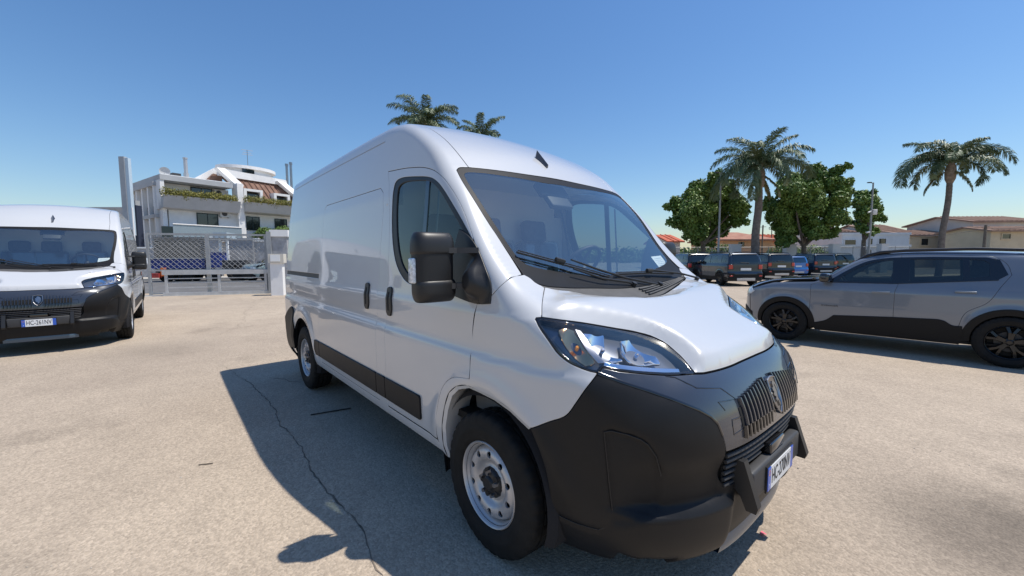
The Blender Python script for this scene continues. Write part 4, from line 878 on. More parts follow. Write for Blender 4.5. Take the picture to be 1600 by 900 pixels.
REN=Surf(W=([.1,.25,.45,.7,.98,1.06,1.12,1.35,1.6,1.75],[.80,.85,.885,.90,.90,.885,.862,.82,.755,.70]),
 TX=([-3.3,-2.6,-1.5,-.2,.5],[.975,1,1,.995,.985]),
 XF=([.1,.3,.5,.7,.85,.98,1.1,1.7],[.74,.78,.80,.80,.80,.78,.74,.7]),x0=-.1,n=3.4,B=([-1.2,-.4,.2,.7],[.0,.04,.03,.04]),C=([-3.3,-1.2,-.4,.5],[.03,.03,.02,.02]),
 Z=([-3.45,-3.36,-3.2,-2.8,-2.0,-1.2,-.95,-.7,-.45,-.36,.1,.5,.65,.74,.80],[1.3,1.58,1.63,1.665,1.685,1.67,1.60,1.42,1.22,1.195,1.16,1.10,1.04,.95,.8]),
 K=([-3.3,-1,-.4,0,.5,.9],[.08,.08,.09,.12,.12,.10]),XR=([.1,.4,.62,.75,1.1,1.4,1.7],[-3.36,-3.40,-3.40,-3.36,-3.35,-3.28,-3.16]),kr=.09,bump=arch_bump((0,-2.57),.43),secz=.85,sc=(-1.7,0,.55))
RENS=dict(wb=2.57,Rt=.345,wy=.81,
 win=[(-.58,1.14),(-.80,1.33),(-.98,1.47),(-1.25,1.565),(-2.2,1.575),(-3.06,1.56),(-3.12,1.50),(-3.02,1.22),(-2.6,1.17),(-1.4,1.13)],
 glassf=[(-.68,1.16),(-.86,1.32),(-1.04,1.455),(-1.25,1.53),(-1.36,1.53),(-1.38,1.15)],
 glassr=[(-1.50,1.155),(-1.48,1.535),(-2.22,1.54),(-2.26,1.19)],glassq=[(-2.62,1.215),(-2.58,1.535),(-2.98,1.525),(-3.03,1.47),(-2.96,1.24)],
 door1=[(-.36,.36),(-.36,1.06),(-.53,1.15),(-.78,1.365),(-.97,1.50),(-1.25,1.60),(-1.42,1.605),(-1.42,.36)],
 door2=[(-1.42,.36),(-1.42,1.605),(-2.3,1.61),(-2.38,1.55),(-2.40,1.15),(-2.33,.90),(-2.17,.72),(-2.11,.52),(-2.09,.36)],
 clad=[(-.42,.28),(-.42,.44),(-.9,.46),(-2.14,.46),(-2.14,.28)],
 arch=(.37,.445),rail=[(-1.02,1.66),(-1.15,1.705),(-1.6,1.725),(-2.4,1.725),(-2.95,1.69),(-3.05,1.655)],raily=.66,
 top=1.60,rear_low=.62,hoodx=(-.42,.66),hoody=.70,hoodmat='paint',mirror=(-.58,1.17))
def arc(cx,cz,r,a0,a1,n): return [(cx+r*math.cos(a),cz+r*math.sin(a)) for a in np.linspace(a0,a1,n)]
def build_car(name,label,cat,group,S,sp,paint,detail=1,badge=None,kind='suv'):
    root=thing(name,label,cat,(0,0,0),0,group); BOTH=(1,-1); h=.035 if detail else .06; P=M[paint] if isinstance(paint,str) else paint
    def P_(nm,ch,o,mt,parent=root,**k): k.setdefault('h',h); k.setdefault('gap',.0045); return panel(S,nm,ch,o,mt,parent,**k)
    wb=sp['wb']; ri,ro=sp['arch']; ac=.35
    fa=arc(0,ac,ri,-.25,math.pi+.25,17); ra=arc(-wb,ac,ri,-.25,math.pi+.25,17)
    zb=.26; xr=-3.30 if S is not REN else -3.36
    # side shell between front arch and rear
    zt=sp['top']
    d1=sp['door1']; d2=sp['door2']
    shell=[(-.385,zb)]+[p for p in fa[::-1] if p[1]>zb]+[(.40,zb),(.52,zb+.1),(.60,.45),(.62,.80),(.56,.90),(.2,1.03),(-.40,1.07)]
    ap=[(-.56,1.14),(-.84,1.375),(-1.05,1.485),(-1.36,1.545)] if S is not REN else [(-.53,1.18),(-.78,1.40),(-.97,1.535),(-1.25,1.635)]
    rr=[(-2.36,1.545),(-2.75,1.50),(-3.0,1.43),(-3.12,1.30),(-3.18,1.0),(-3.20,.6),(-3.18,.35),(-3.1,zb)] if S is not REN else [(-2.4,1.645),(-3.05,1.62),(-3.22,1.45),(-3.28,1.1),(-3.30,.6),(-3.28,.35),(-3.2,zb)]
    shell+=ap+rr+[p for p in ra if p[1]>zb][::1][::-1][::-1]
    # order of the rear arch: from the rear of the car to the front
    shell=[(-.385,zb)]+[p for p in fa[::-1] if p[1]>zb][0:]
    f_up=sorted([p for p in fa if p[1]>zb],key=lambda p:math.atan2(p[1]-ac,p[0]))
    fa_b2f=[p for p in fa if p[1]>zb][::-1]   # from behind the wheel over the top to in front
    shell=fa_b2f+[(.50,zb+.04),(.60,.45),(.62,.80),(.56,.90),(.2,1.03),(-.40,1.07)]+ap+rr+[p for p in ra if p[1]>zb][::-1]
    shell=side(S,shell)
    gf,gr_,gq_=[side(S,sp[k]) for k in ('glassf','glassr','glassq')]
    P_('body_side','sec',shell,P,holes=[side(S,d1),side(S,d2)]+([gq_] if S is REN else []),sides=BOTH)
    D1=P_('front_door','sec',side(S,d1),P,holes=[gf],sides=BOTH); D2=P_('rear_door','sec',side(S,d2),P,holes=[gr_]+([] if S is REN else [gq_]),sides=BOTH)
    D1={1:D1[0],-1:D1[1]}; D2={1:D2[0],-1:D2[1]}
    P_('window_band','sec',side(S,sp['win']),M['gloss'],holes=[gf,gr_,gq_],off=.004,skirt=.004,gap=0,sides=BOTH)
    for k,par in (('glassf',D1),('glassr',D2),('glassq',root)):
        P_('window_glass','sec',side(S,sp[k]),M['carglass'],parent=par,off=-.004,skirt=0,gap=-.006,h=.08,sides=BOTH)
    if detail:
        P_('belt_trim','sec',side(S,[(-.60,1.08),(-1.43,1.093),(-2.44,1.183),(-2.44,1.170),(-1.43,1.078),(-.60,1.065)]),M['gloss'],off=.008,skirt=.006,gap=0,sides=BOTH)
    # cladding
    P_('sill_cladding','sec',side(S,sp['clad']),M['clad'],off=.018,skirt=.03,gap=0,sides=BOTH)
    for cx,a0,a1 in ((0,-.12,math.pi+.14),(-wb,-.12,math.pi+.14)):
        o=arc(cx,ac,ro,a0,a1,19)+arc(cx,ac,ri-.005,a0,a1,19)[::-1]
        P_('arch_cladding','sec',side(S,o),M['clad'],off=.016,skirt=.05,gap=0,sides=BOTH)
    # roof, windscreen, hood, nose, rear
    yt=.02
    def top(pts): return [list(p) for p in S.chart('sec',S.unchart('sec',np.array(pts,float)))]
    roof=side(S,[ap[-1],(-1.8,rr[0][1]+.01),rr[0],rr[1]] if S is not REN else [ap[-1],(-1.8,rr[0][1]+.0),rr[0],rr[1]])
    xw=-1.10 if S is not REN else -1.05
    rf=sym([[xw,0,1.7]]+[[xw-.02,-.3,1.7],[xw-.06,-.58,1.65]]+roof+[[roof[-1][0]-.08,-.5,1.6],[roof[-1][0]-.1,0,1.7]])
    P_('roof','sec',rf,P,h=.06)
    wsl=sym([[xw+.015,0,1.7],[xw-.005,-.3,1.7],[xw-.045,-.57,1.65]]+side(S,ap[:3][::-1])[1:]+side(S,[(-.44,1.10)])+[[-.36,-.5,1.2],[-.33,0,1.2]])
    P_('windscreen','sph',wsl,M['tintglass'],skirt=.004,off=-.004,h=.06)
    hm=P if sp['hoodmat']=='paint' else M['black']
    hy=sp['hoody']
    hd=sym([[-.34,0,1.17],[-.36,-.5,1.17],[-.42,-hy-.06,1.12],[.1,-hy-.03,1.08],[.45,-hy+.02,1.0],[.60,-hy+.10,.95],[.68,-.35,.94],[.70,0,.94]])
    if hoodpaint_side(sp): 
        P_('hood','sph',hd,hm,h=.04,off=.004)
        P_('cowl_side','sph',[[-.40,-.74,1.1],[.2,-.74,1.06],[.56,-.70,.93],[.62,-.60,.93],[.45,-hy+.02,1.0],[.1,-hy-.03,1.08],[-.42,-hy-.06,1.12]],P,h=.05,sides=BOTH)
    nose=sym([[.70,0,.94],[.68,-.35,.94],[.60,-hy+.10,.95]]+side(S,[(.56,.90),(.62,.80),(.60,.45),(.50,zb+.04)])+[[.70,-.4,.24],[.74,0,.24]])
    ns=P_('front_bumper','sph',nose,P,h=.05)
    P_('headlight','sph',[[.62,-.66,.90],[.72,-.45,.88],[.74,-.45,.80],[.66,-.70,.80],[.58,-.76,.86]],M['chromelens'],off=.006,skirt=.01,gap=0,sides=BOTH)
    P_('grille','sph',sym([[.75,0,.86],[.73,-.42,.86],[.74,-.42,.74],[.77,0,.74]]),M['gloss'],off=.006,skirt=.01,gap=0)
    P_('lower_grille','sph',sym([[.77,0,.55],[.70,-.55,.55],[.60,-.72,.45],[.60,-.70,.30],[.74,0,.26]]),M['clad'],off=.01,skirt=.02,gap=0)
    # rear
    xb=-3.3
    if S is REN:
        rear=[(-.86,.26),(-.87,1.0),(-.80,1.30),(-.70,1.60),(0,1.64),(.70,1.60),(.80,1.30),(.87,1.0),(.86,.26)]
        tg=P_('tailgate','rear',[[xb,y,z] for y,z in rear],P,h=.05,gap=.004)
        P_('rear_window','rear',[[xb,y,z] for y,z in [(-.62,1.16),(-.66,1.24),(-.60,1.52),(-.52,1.555),(.52,1.555),(.60,1.52),(.66,1.24),(.62,1.16)]],M['carglass'],parent=tg,off=.008,skirt=.01,gap=0)
        P_('tail_lamp','rear',[[xb,y,z] for y,z in [(-.86,.84),(-.86,1.10),(-.62,1.10),(-.62,.84)]],M['plastic'],off=.012,skirt=.02,gap=0,h=.03,sides=BOTH)
        P_('lamp_lens','rear',[[xb,y,z] for y,z in [(-.83,.87),(-.83,1.07),(-.65,1.07),(-.65,.87)]],M['tail'],off=.022,skirt=.015,gap=0,h=.03,sides=BOTH)
        P_('rear_bumper','rear',[[xb,y,z] for y,z in [(-.90,.30),(-.90,.66),(-.60,.66),(-.55,.60),(.55,.60),(.60,.66),(.90,.66),(.90,.30)]],M['clad'],off=.02,skirt=.05,gap=0,h=.06)
        P_('bumper_skid','rear',[[xb,y,z] for y,z in [(-.45,.30),(-.45,.42),(.45,.42),(.45,.30)]],M['steel'],off=.03,skirt=.02,gap=0)
        P_('reflector','rear',[[xb,y,z] for y,z in [(-.80,.50),(-.80,.56),(-.66,.56),(-.66,.50)]],M['tail'],off=.028,skirt=.01,gap=0,h=.03,sides=BOTH)
        pl=P_('number_plate','rear',[[xb,y,z] for y,z in [(-.26,.80),(-.26,.91),(.26,.91),(.26,.80)]],M['plate'],off=.02,skirt=.015,gap=0)
        P_('spoiler','rear',[[xb,y,z] for y,z in [(-.62,1.575),(-.60,1.62),(.60,1.62),(.62,1.575)]],P,off=.05,skirt=.06,gap=0)
        b=MB(); b.tube([(-3.40,-.12,1.17),(-3.40,.30,1.19)],.012,6); b.tube([(-3.37,-.12,1.15),(-3.41,-.12,1.17)],.02,6); b.build('rear_wiper',M['plastic'],tg)
    else:
        P_('tailgate','rear',[[xb,y,z] for y,z in [(-.80,.30),(-.83,.9),(-.74,1.2),(-.64,1.42),(.64,1.42),(.74,1.2),(.83,.9),(.80,.30)]],P,h=.07)
        P_('rear_window','rear',[[xb,y,z] for y,z in [(-.60,1.08),(-.54,1.36),(.54,1.36),(.60,1.08)]],M['carglass'],off=.01,skirt=.02,gap=0)
        P_('rear_bumper','rear',[[xb,y,z] for y,z in [(-.84,.26),(-.84,.55),(.84,.55),(.84,.26)]],M['clad'],off=.02,skirt=.05,gap=0,h=.07)
        P_('tail_lamp','rear',[[xb,y,z] for y,z in [(-.84,.85),(-.82,1.0),(-.55,1.0),(-.55,.85)]],M['tail'],off=.012,skirt=.02,gap=0,h=.05,sides=BOTH)
    # rails, mirrors, handles
    for sd in BOTH:
        b=MB(); b.tube([(x,-sd*(sp['raily']+.02*(z<1.57)),z) for x,z in sp['rail']],[.016]+[.024]*(len(sp['rail'])-2)+[.016],8); b.build('roof_rail',M['plastic'],root)
        mx,mz=sp['mirror']; q=side(S,[(mx,mz)])[0]
        b=MB(); b.box((mx+.02,-sd*(abs(q[1])+.13),mz+.03),(.14,.22,.15),bev=.045,rz=sd*.15); b.box((mx+.02,-sd*(abs(q[1])+.03),mz-.02),(.07,.10,.03)); b.build('wing_mirror',M['gloss'],root)
        if detail:
            for hx,hz,par in ((-1.27,.945,D1),(-2.15,1.0,D2)):
                q=side(S,[(hx-.10,hz),(hx,hz),(hx+.10,hz)]); b=MB(); b.tube([(p[0],-sd*(abs(p[1])+.004+.028*(i==1)+.02*(i!=1)*0),p[2]) for i,p in enumerate([q[0]]+[q[1]]*1+[q[2]])],[.012,.013,.012],6)
                b=MB(); y=abs(q[1][1]); b.box((hx,-sd*(y+.028),hz),(.21,.018,.028),bev=.008); b.box((hx-.09,-sd*(y+.012),hz),(.02,.03,.02)); b.box((hx+.09,-sd*(y+.012),hz),(.02,.03,.02)); b.build('door_handle',P,par[sd])
    for cx in (0,-wb):
        for sd in BOTH:
            b=MB(); n=20; vs=[]; rr_=ri+.005
            for i in range(n+1):
                a=math.pi*(-.1+1.2*i/n)
                for y in (.875,.50): vs.append((cx+rr_*math.cos(a),-sd*y*(1 if y<.8 else .985),ac+rr_*math.sin(a)))
            b.add(vs,[(i*2,i*2+1,i*2+3,i*2+2) for i in range(n)],True); b.add([(cx+rr_*math.cos(math.pi*(-.1+1.2*i/n)),-sd*.5,ac+rr_*math.sin(math.pi*(-.1+1.2*i/n))) for i in range(n+1)],[tuple(range(n+1))]); b.build('wheel_arch_liner',M['dark'],root)
            wheel(root,(cx,sd*sp['wy'],sp['Rt']),sd,sp['Rt'],.215,.222,'alloy')
    b=MB(); b.box((-1.3,0,.33),(3.5,.96,.16)); b.box((-1.29,0,.34),(1.7,1.5,.14)); b.build('underbody',M['dark'],root)
    b=MB(); b.box((-1.45,0,.62),(2.1,1.45,.05)); b.box((-.45,0,.95),(.35,1.40,.16),bev=.05)
    for x in (-1.15,-1.95):
        for y in (-.36,.36): b.box((x,y,.85),(.48,.48,.14),bev=.05); b.box((x-.25,y,1.10),(.13,.46,.50),ry=R(-12),bev=.05); b.box((x-.32,y,1.38),(.09,.25,.16),bev=.03)
    b.tube([Vector((-.78,.36,1.02))+Vector((.09*math.sin(a),.17*math.cos(a),.15*math.sin(a))) for a in np.linspace(0,2*math.pi,17)],.014,6,cap=False)
    b.build('interior',M['seat'],root)
    if badge:
        q=side(S,[(-.64,.678)])[0]
        for sd in BOTH:
            link('badge',text_mesh('badge',badge,.030,M['gloss'],.23,f=lambda x,y,z:Vector((-.64+(x if sd>0 else -x),-sd*(abs(q[1])+.006+z),.678+y))),root)
    return root
def hoodpaint_side(sp): return True
M['carglass']=glass('dark_side_glass',(.34,.39,.38),1.5,.02)
def place(o,x,y,yaw): o.location=(x,y,0); o.rotation_euler=(0,0,yaw); return o

# ================================================================= ground and yard
def nodes_mat(name):
    m=bpy.data.materials.new(name); m.use_nodes=True; n=m.node_tree; return m,n,n.nodes['Principled BSDF']
def ground_mat():
    m,n,b=nodes_mat('worn_yard_asphalt'); L=n.links.new
    tc=n.nodes.new('ShaderNodeTexCoord')
    def N(t,**k):
        q=n.nodes.new(t)
        for a,v in k.items(): q.inputs[a].default_value=v
        return q
    n1=N('ShaderNodeTexNoise',Scale=.22,Detail=6.0,Roughness=.6); L(tc.outputs['Object'],n1.inputs['Vector'])
    n2=N('ShaderNodeTexNoise',Scale=2.2,Detail=6.0,Roughness=.7); L(tc.outputs['Object'],n2.inputs['Vector'])
    n4=N('ShaderNodeTexNoise',Scale=26.0,Detail=4.0,Roughness=.75); L(tc.outputs['Object'],n4.inputs['Vector'])
    r1=n.nodes.new('ShaderNodeValToRGB'); e=r1.color_ramp.elements; e[0].position=.32; e[0].color=(.325,.262,.200,1); e[1].position=.66; e[1].color=(.43,.352,.268,1); L(n1.outputs[0],r1.inputs[0])
    v1=n.nodes.new('ShaderNodeTexVoronoi'); v1.inputs['Scale'].default_value=75; L(tc.outputs['Object'],v1.inputs['Vector'])
    v2=n.nodes.new('ShaderNodeTexVoronoi'); v2.inputs['Scale'].default_value=150; L(tc.outputs['Object'],v2.inputs['Vector'])
    def mr(src,a,b2):
        q=n.nodes.new('ShaderNodeMapRange'); q.inputs[3].default_value=a; q.inputs[4].default_value=b2; L(src,q.inputs[0]); return q.outputs[0]
    sep=n.nodes.new('ShaderNodeSeparateColor'); L(v1.outputs['Color'],sep.inputs[0]); sep2=n.nodes.new('ShaderNodeSeparateColor'); L(v2.outputs['Color'],sep2.inputs[0])
    def mul(a,b2):
        q=n.nodes.new('ShaderNodeMath'); q.operation='MULTIPLY'; L(a,q.inputs[0]); L(b2,q.inputs[1]); return q.outputs[0]
    k=mul(mr(sep.outputs[0],.84,1.17),mr(sep2.outputs[0],.88,1.12)); q2=n.nodes.new('ShaderNodeMapRange'); q2.inputs[1].default_value=.3; q2.inputs[2].default_value=.7; q2.inputs[3].default_value=.91; q2.inputs[4].default_value=1.08; L(n2.outputs[0],q2.inputs[0])
    q4=n.nodes.new('ShaderNodeMapRange'); q4.inputs[1].default_value=.3; q4.inputs[2].default_value=.7; q4.inputs[3].default_value=.92; q4.inputs[4].default_value=1.08; L(n4.outputs[0],q4.inputs[0])
    k=mul(mul(k,q2.outputs[0]),q4.outputs[0])
    # darker stained areas
    n3=N('ShaderNodeTexNoise',Scale=.55,Detail=5.0,Roughness=.65); mp=n.nodes.new('ShaderNodeMapping'); mp.inputs[1].default_value=(13.1,4.2,0); L(tc.outputs['Object'],mp.inputs[0]); L(mp.outputs[0],n3.inputs['Vector'])
    q3=n.nodes.new('ShaderNodeMapRange'); q3.inputs[1].default_value=.56; q3.inputs[2].default_value=.72; q3.inputs[3].default_value=1; q3.inputs[4].default_value=.72; L(n3.outputs[0],q3.inputs[0]); k=mul(k,q3.outputs[0])
    # oil stain by the van's front wheel on the far side
    for (sx,sy,sr,amt) in ((1.75,1.15,.75,.55),(2.6,.4,.6,.75),(-7.2,-2.4,1.0,.8)):
        mp2=n.nodes.new('ShaderNodeMapping'); mp2.vector_type='POINT'; mp2.inputs[1].default_value=(-sx,-sy,0); L(tc.outputs['Object'],mp2.inputs[0])
        ln=n.nodes.new('ShaderNodeVectorMath'); ln.operation='LENGTH'; L(mp2.outputs[0],ln.inputs[0]); ad=n.nodes.new('ShaderNodeMath'); ad.operation='MULTIPLY_ADD'; ad.inputs[1].default_value=-1.1; L(n2.outputs[0],ad.inputs[0]); L(ln.outputs['Value'],ad.inputs[2])
        q5=n.nodes.new('ShaderNodeMapRange'); q5.interpolation_type='SMOOTHSTEP'; q5.inputs[1].default_value=-.5; q5.inputs[2].default_value=sr-.45; q5.inputs[3].default_value=amt; q5.inputs[4].default_value=1; L(ad.outputs[0],q5.inputs[0]); k=mul(k,q5.outputs[0])
    mx=n.nodes.new('ShaderNodeMix'); mx.data_type='RGBA'; mx.blend_type='MULTIPLY'; mx.inputs[0].default_value=1; L(r1.outputs[0],mx.inputs[6]); L(k,mx.inputs[7]); L(mx.outputs[2],b.inputs['Base Color'])
    b.inputs['Roughness'].default_value=.9; b.inputs['Specular IOR Level'].default_value=.35
    bp=n.nodes.new('ShaderNodeBump'); bp.inputs['Strength'].default_value=.6; bp.inputs['Distance'].default_value=.004
    a=n.nodes.new('ShaderNodeMath'); a.operation='ADD'; L(v1.outputs['Distance'],a.inputs[0]); L(n4.outputs[0],a.inputs[1]); inv=n.nodes.new('ShaderNodeMath'); inv.operation='MULTIPLY'; inv.inputs[1].default_value=-1; L(a.outputs[0],inv.inputs[0]); L(inv.outputs[0],bp.inputs['Height']); L(bp.outputs[0],b.inputs['Normal'])
    return m
def quad_sheet(name,pts,mt,kind='structure'):
    b=MB(); b.add(pts,[tuple(range(len(pts)))]); o=b.build(name,mt); o['kind']=kind; return o
quad_sheet('ground',[(-900,-900,0),(900,-900,0),(900,900,0),(-900,900,0)],ground_mat())
M['crack']=mat('crack_dirt',(.16,.13,.10),rough=1,var=.35,vscale=9)
def crack(pts,w0,seed=0,jit=.05,step=.05):
    rg=random.Random(seed); b=MB(); P=[]; 
    for i in range(len(pts)-1):
        a,c=Vector((*pts[i],0)),Vector((*pts[i+1],0)); n=max(1,int((c-a).length/step))
        for k in range(n): P.append(a+(c-a)*k/n)
    P.append(Vector((*pts[-1],0))); o=0; vs=[]; 
    for i,p in enumerate(P):
        t=(P[min(i+1,len(P)-1)]-P[max(i-1,0)]).normalized(); nn=Vector((-t.y,t.x,0)); o=o*.8+rg.uniform(-jit,jit)*.6
        w_=w0*rg.uniform(.25,1.3)*min(1,.2+4*min(i,len(P)-1-i)/len(P)); c=p+nn*o; vs+=[c-nn*w_/2+Vector((0,0,.003)),c+nn*w_/2+Vector((0,0,.003))]
    b.add(vs,[(2*i,2*i+2,2*i+3,2*i+1) for i in range(len(P)-1)]); ob=b.build('ground_crack',M['crack']); ob['kind']='structure'
crack([(-5.3,-1.62),(-4.4,-1.50),(-3.4,-1.42),(-2.5,-1.45),(-1.9,-1.40),(-1.3,-1.44),(-.77,-1.42),(-.2,-1.46),(.4,-1.6)],.011,1,.022)
crack([(-4.2,-1.25),(-4.0,-1.12),(-3.85,-1.1),(-3.72,-1.0)],.014,2,.03)
crack([(-7.5,-1.85),(-9,-.9),(-12.2,-.5),(-16,.5)],.007,4,.10,.10)
tag(MB().box((-2.50,-1.01,.008),(.36,.012,.008),rz=1.35).build('stick',M['plastic']),'dark thin stick lying on the shaded asphalt beside the van','stick')
tag(MB().box((-2.05,-2.02,.006),(.09,.005,.006),rz=1.1).build('twig',M['crack']),'short brown twig on the sunlit asphalt left of the van shadow','twig')
b=MB(); b.add([(.87,.21,.005),(.895,.205,.014),(.905,.225,.008),(.875,.232,.012)],[(0,1,2),(0,2,3)]); tag(b.build('scrap',mat('pink_foil',(.85,.16,.22),rough=.5)),'small pink scrap lying just ahead of the number plate','scrap')
# stones: loose grit lying about
def grit():
    n=900; rg=np.random.default_rng(5); V=[];F=[]
    base=np.array([(1,0,0),(0,1,0),(-1,0,0),(0,-1,0),(0,0,.7),(0,0,-.3)],float); bf=np.array([(0,1,4),(1,2,4),(2,3,4),(3,0,4)])
    for i in range(n):
        x=rg.uniform(-7,4); y=rg.uniform(-3.2,4.5)
        s=rg.uniform(.002,.0065)*(1 if rg.random()<.9 else 1.6); a=rg.uniform(0,6.28); c,s_=math.cos(a),math.sin(a)
        q=base*s*rg.uniform(.6,1.3,3); q=np.stack([q[:,0]*c-q[:,1]*s_,q[:,0]*s_+q[:,1]*c,q[:,2]],-1)+[x,y,s*.2]; V.append(q); F.append(bf+6*i)
    o=link('loose_grit',np_mesh('loose_grit',np.concatenate(V),np.concatenate(F),mat('grit_stone',(.42,.37,.31),rough=.9,var=.4,vscale=3))); o['kind']='stuff'
grit()
# street beyond the gate
M['road']=mat('street_asphalt',(.13,.125,.12),rough=.9,var=.15,vscale=1.2,bump=.4,bscale=60)
M['conc']=mat('pale_concrete',(.46,.42,.36),rough=.9,var=.12,vscale=2,bump=.3,bscale=40)
GA=Vector((-19.84,-2.71,0)); GB=Vector((-18.1,1.25,0)); GD=(GB-GA).normalized(); GN=Vector((-GD.y,GD.x,0))   # GN points away from the yard
if GN.x>0: GN=-GN
def gp(u,v=0,z=0): return GA+GD*u+GN*v+Vector((0,0,z))
def strip(name,v0,v1,z,mt,u0=-60,u1=70):
    return quad_sheet(name,[gp(u0,v0,z),gp(u1,v0,z),gp(u1,v1,z),gp(u0,v1,z)],mt)
strip('road',1.6,13.5,.004,M['road'])
strip('gate_threshold',-.25,.55,.004,M['conc'],-9,9)
b=MB(); f=lambda u,v,w:gp(u,v,w)
b.prism([(-60,13.5),(70,13.5),(70,16.2),(-60,16.2)],-.2,.13,f); o=b.build('pavement',M['conc']); o['kind']='structure'
# ================================================================= gate
M['galv']=mat('galvanised_grey_paint',(.34,.35,.355),rough=.5,metal=.2,var=.10,vscale=4)
M['galvd']=mat('galvanised_wire',(.33,.33,.33),rough=.85,spec=.2)
M['render_w']=mat('white_render',(.80,.79,.77),rough=.85,var=.05,vscale=1.5,bump=.2,bscale=60)
M['render_g']=mat('grey_render',(.40,.41,.42),rough=.85,var=.08,vscale=1.2)
M['render_s']=mat('stone_pillar_grey',(.36,.36,.37),rough=.9,var=.18,vscale=5,bump=.4,bscale=30)
def gbox(b,u0,u1,v0,v1,z0,z1): b.prism([(u0,v0),(u1,v0),(u1,v1),(u0,v1)],z0,z1,lambda u,v,w:gp(u,v,w))
gt=thing('lattice_gate','tall grey steel gate with diamond mesh behind the low sliding leaf','gate',gp(0))
gt.location=(0,0,0)
for u0,u1,z0,z1 in ((0,.09,.04,2.50),(1.98,2.12,.04,2.50),(4.10,4.22,.04,2.50)):
    b=MB(); gbox(b,u0,u1,.05,.13,z0,z1); b.build('upright',M['galv'],gt)
for z0,z1 in ((2.42,2.50),(.98,1.05),(.06,.12)):
    b=MB(); gbox(b,.09,1.98,.06,.12,z0,z1); b.build('rail',M['galv'],gt); b=MB(); gbox(b,2.12,4.10,.06,.12,z0,z1); b.build('rail',M['galv'],gt)
for q in ((2.12,4.10,2.24,2.29),(2.12,4.10,.52,.55),(.09,1.98,.52,.55)):
    b=MB(); gbox(b,q[0],q[1],.06,.12,q[2],q[3]); b.build('rail',M['galv'],gt)
def lattice(u0,u1,z0,z1,v,s,r,parent,name='mesh_wire'):
    b=MB(); H=z1-z0
    for sg in (1,-1):
        k=u0-H if sg>0 else u0
        c=u0-H
        while c<u1+H:
            # line u = c + t (sg=1) or c - t ; z = z0+t
            pts=[]
            for t in (0,H): pts.append((c+sg*t,z0+t))
            (ua,za),(ub,zb)=pts
            lo,hi=0.0,1.0
            for (p0,d) in ((ua,ub-ua),):
                t0=(u0-p0)/d; t1=(u1-p0)/d
                if t0>t1: t0,t1=t1,t0
                lo=max(lo,t0); hi=min(hi,t1)
            if hi-lo>.03: b.tube([gp(ua+(ub-ua)*lo,v,za+(zb-za)*lo),gp(ua+(ub-ua)*hi,v,za+(zb-za)*hi)],r,4,cap=False)
            c+=s
    return tag(b.build(name,M['galvd'],parent),kind='stuff')
lattice(.10,1.97,1.06,2.40,.09,.20,.008,gt); lattice(2.13,4.09,1.06,2.40,.09,.20,.008,gt)
M['galvl']=mat('pale_grey_gate_paint',(.50,.50,.49),rough=.5,var=.1,vscale=4)
lf=thing('sliding_gate','low grey sliding gate leaf with horizontal bars nearest the yard','gate',(0,0,0))
for u0,u1,z0,z1 in ((.55,4.35,.84,1.02),(.55,4.55,.0,.13)):
    b=MB(); gbox(b,u0,u1,-.16,-.06,z0,z1); b.build('rail',M['galvl'],lf)
for u in (.62,2.42,4.1):
    b=MB(); gbox(b,u,u+.09,-.14,-.08,.13,.84); b.build('upright',M['galvl'],lf)
for z in (.31,.49,.67):
    for u0,u1 in ((.71,2.42),(2.51,4.1)):
        b=MB(); gbox(b,u0,u1,-.125,-.095,z,z+.035); b.build('bar',M['galvl'],lf)
pp=thing('gate_post','tall grey gate post with a pale capping block and steel guides','post',(0,0,0))
b=MB(); gbox(b,4.42,5.0,-.1,.5,0,2.40); b.build('shaft',M['render_s'],pp)
b=MB(); gbox(b,4.25,4.42,-.2,.1,0,2.6); b.build('steel_guide',M['galv'],pp); b=MB(); gbox(b,4.36,5.06,-.16,.56,2.40,2.68); b.build('cap_block',M['render_w'],pp)
wb_=thing('intercom_pillar','short white pillar with a sloping notice box beside the gate','pillar',(0,0,0))
b=MB(); gbox(b,4.62,5.05,-1.3,-.9,0,1.30); b.build('shaft',M['render_w'],wb_)
b=MB(); gbox(b,4.58,5.12,-1.36,-.86,1.30,1.66); b.build('notice_box',mat('cream_box',(.62,.58,.50),rough=.7),wb_)
b=MB(); gbox(b,4.66,5.0,-1.375,-1.362,1.36,1.62); b.build('notice',M['paper'],wb_)
# gate continues as a fence to the right of the post (mostly behind the van)
fn=thing('yard_fence','grey steel mesh fence running from the gate post behind the van','fence',(0,0,0))
for k in range(4):
    b=MB(); gbox(b,5.1+2.0*k,5.18+2.0*k,.05,.12,0,2.2); b.build('upright',M['galv'],fn)
b=MB(); gbox(b,5.1,11.2,.06,.11,2.12,2.2); b.build('rail',M['galv'],fn); b=MB(); gbox(b,5.1,11.2,.06,.11,.1,.16); b.build('rail',M['galv'],fn); lattice(5.1,11.1,.2,2.1,.085,.2,.008,fn)
# left of the gate: slim white poles and low rail
pl=thing('flag_pole','slim white pole standing left of the mesh gate','pole',tuple(gp(-.75,.9)))
MB().tube([(0,0,0),(0,0,3.55)],[.035,.025],8).build('shaft',M['render_w'],pl); MB().box((0,0,1.35),(.16,.10,.16),bev=.02).build('lamp_box',M['render_w'],pl)
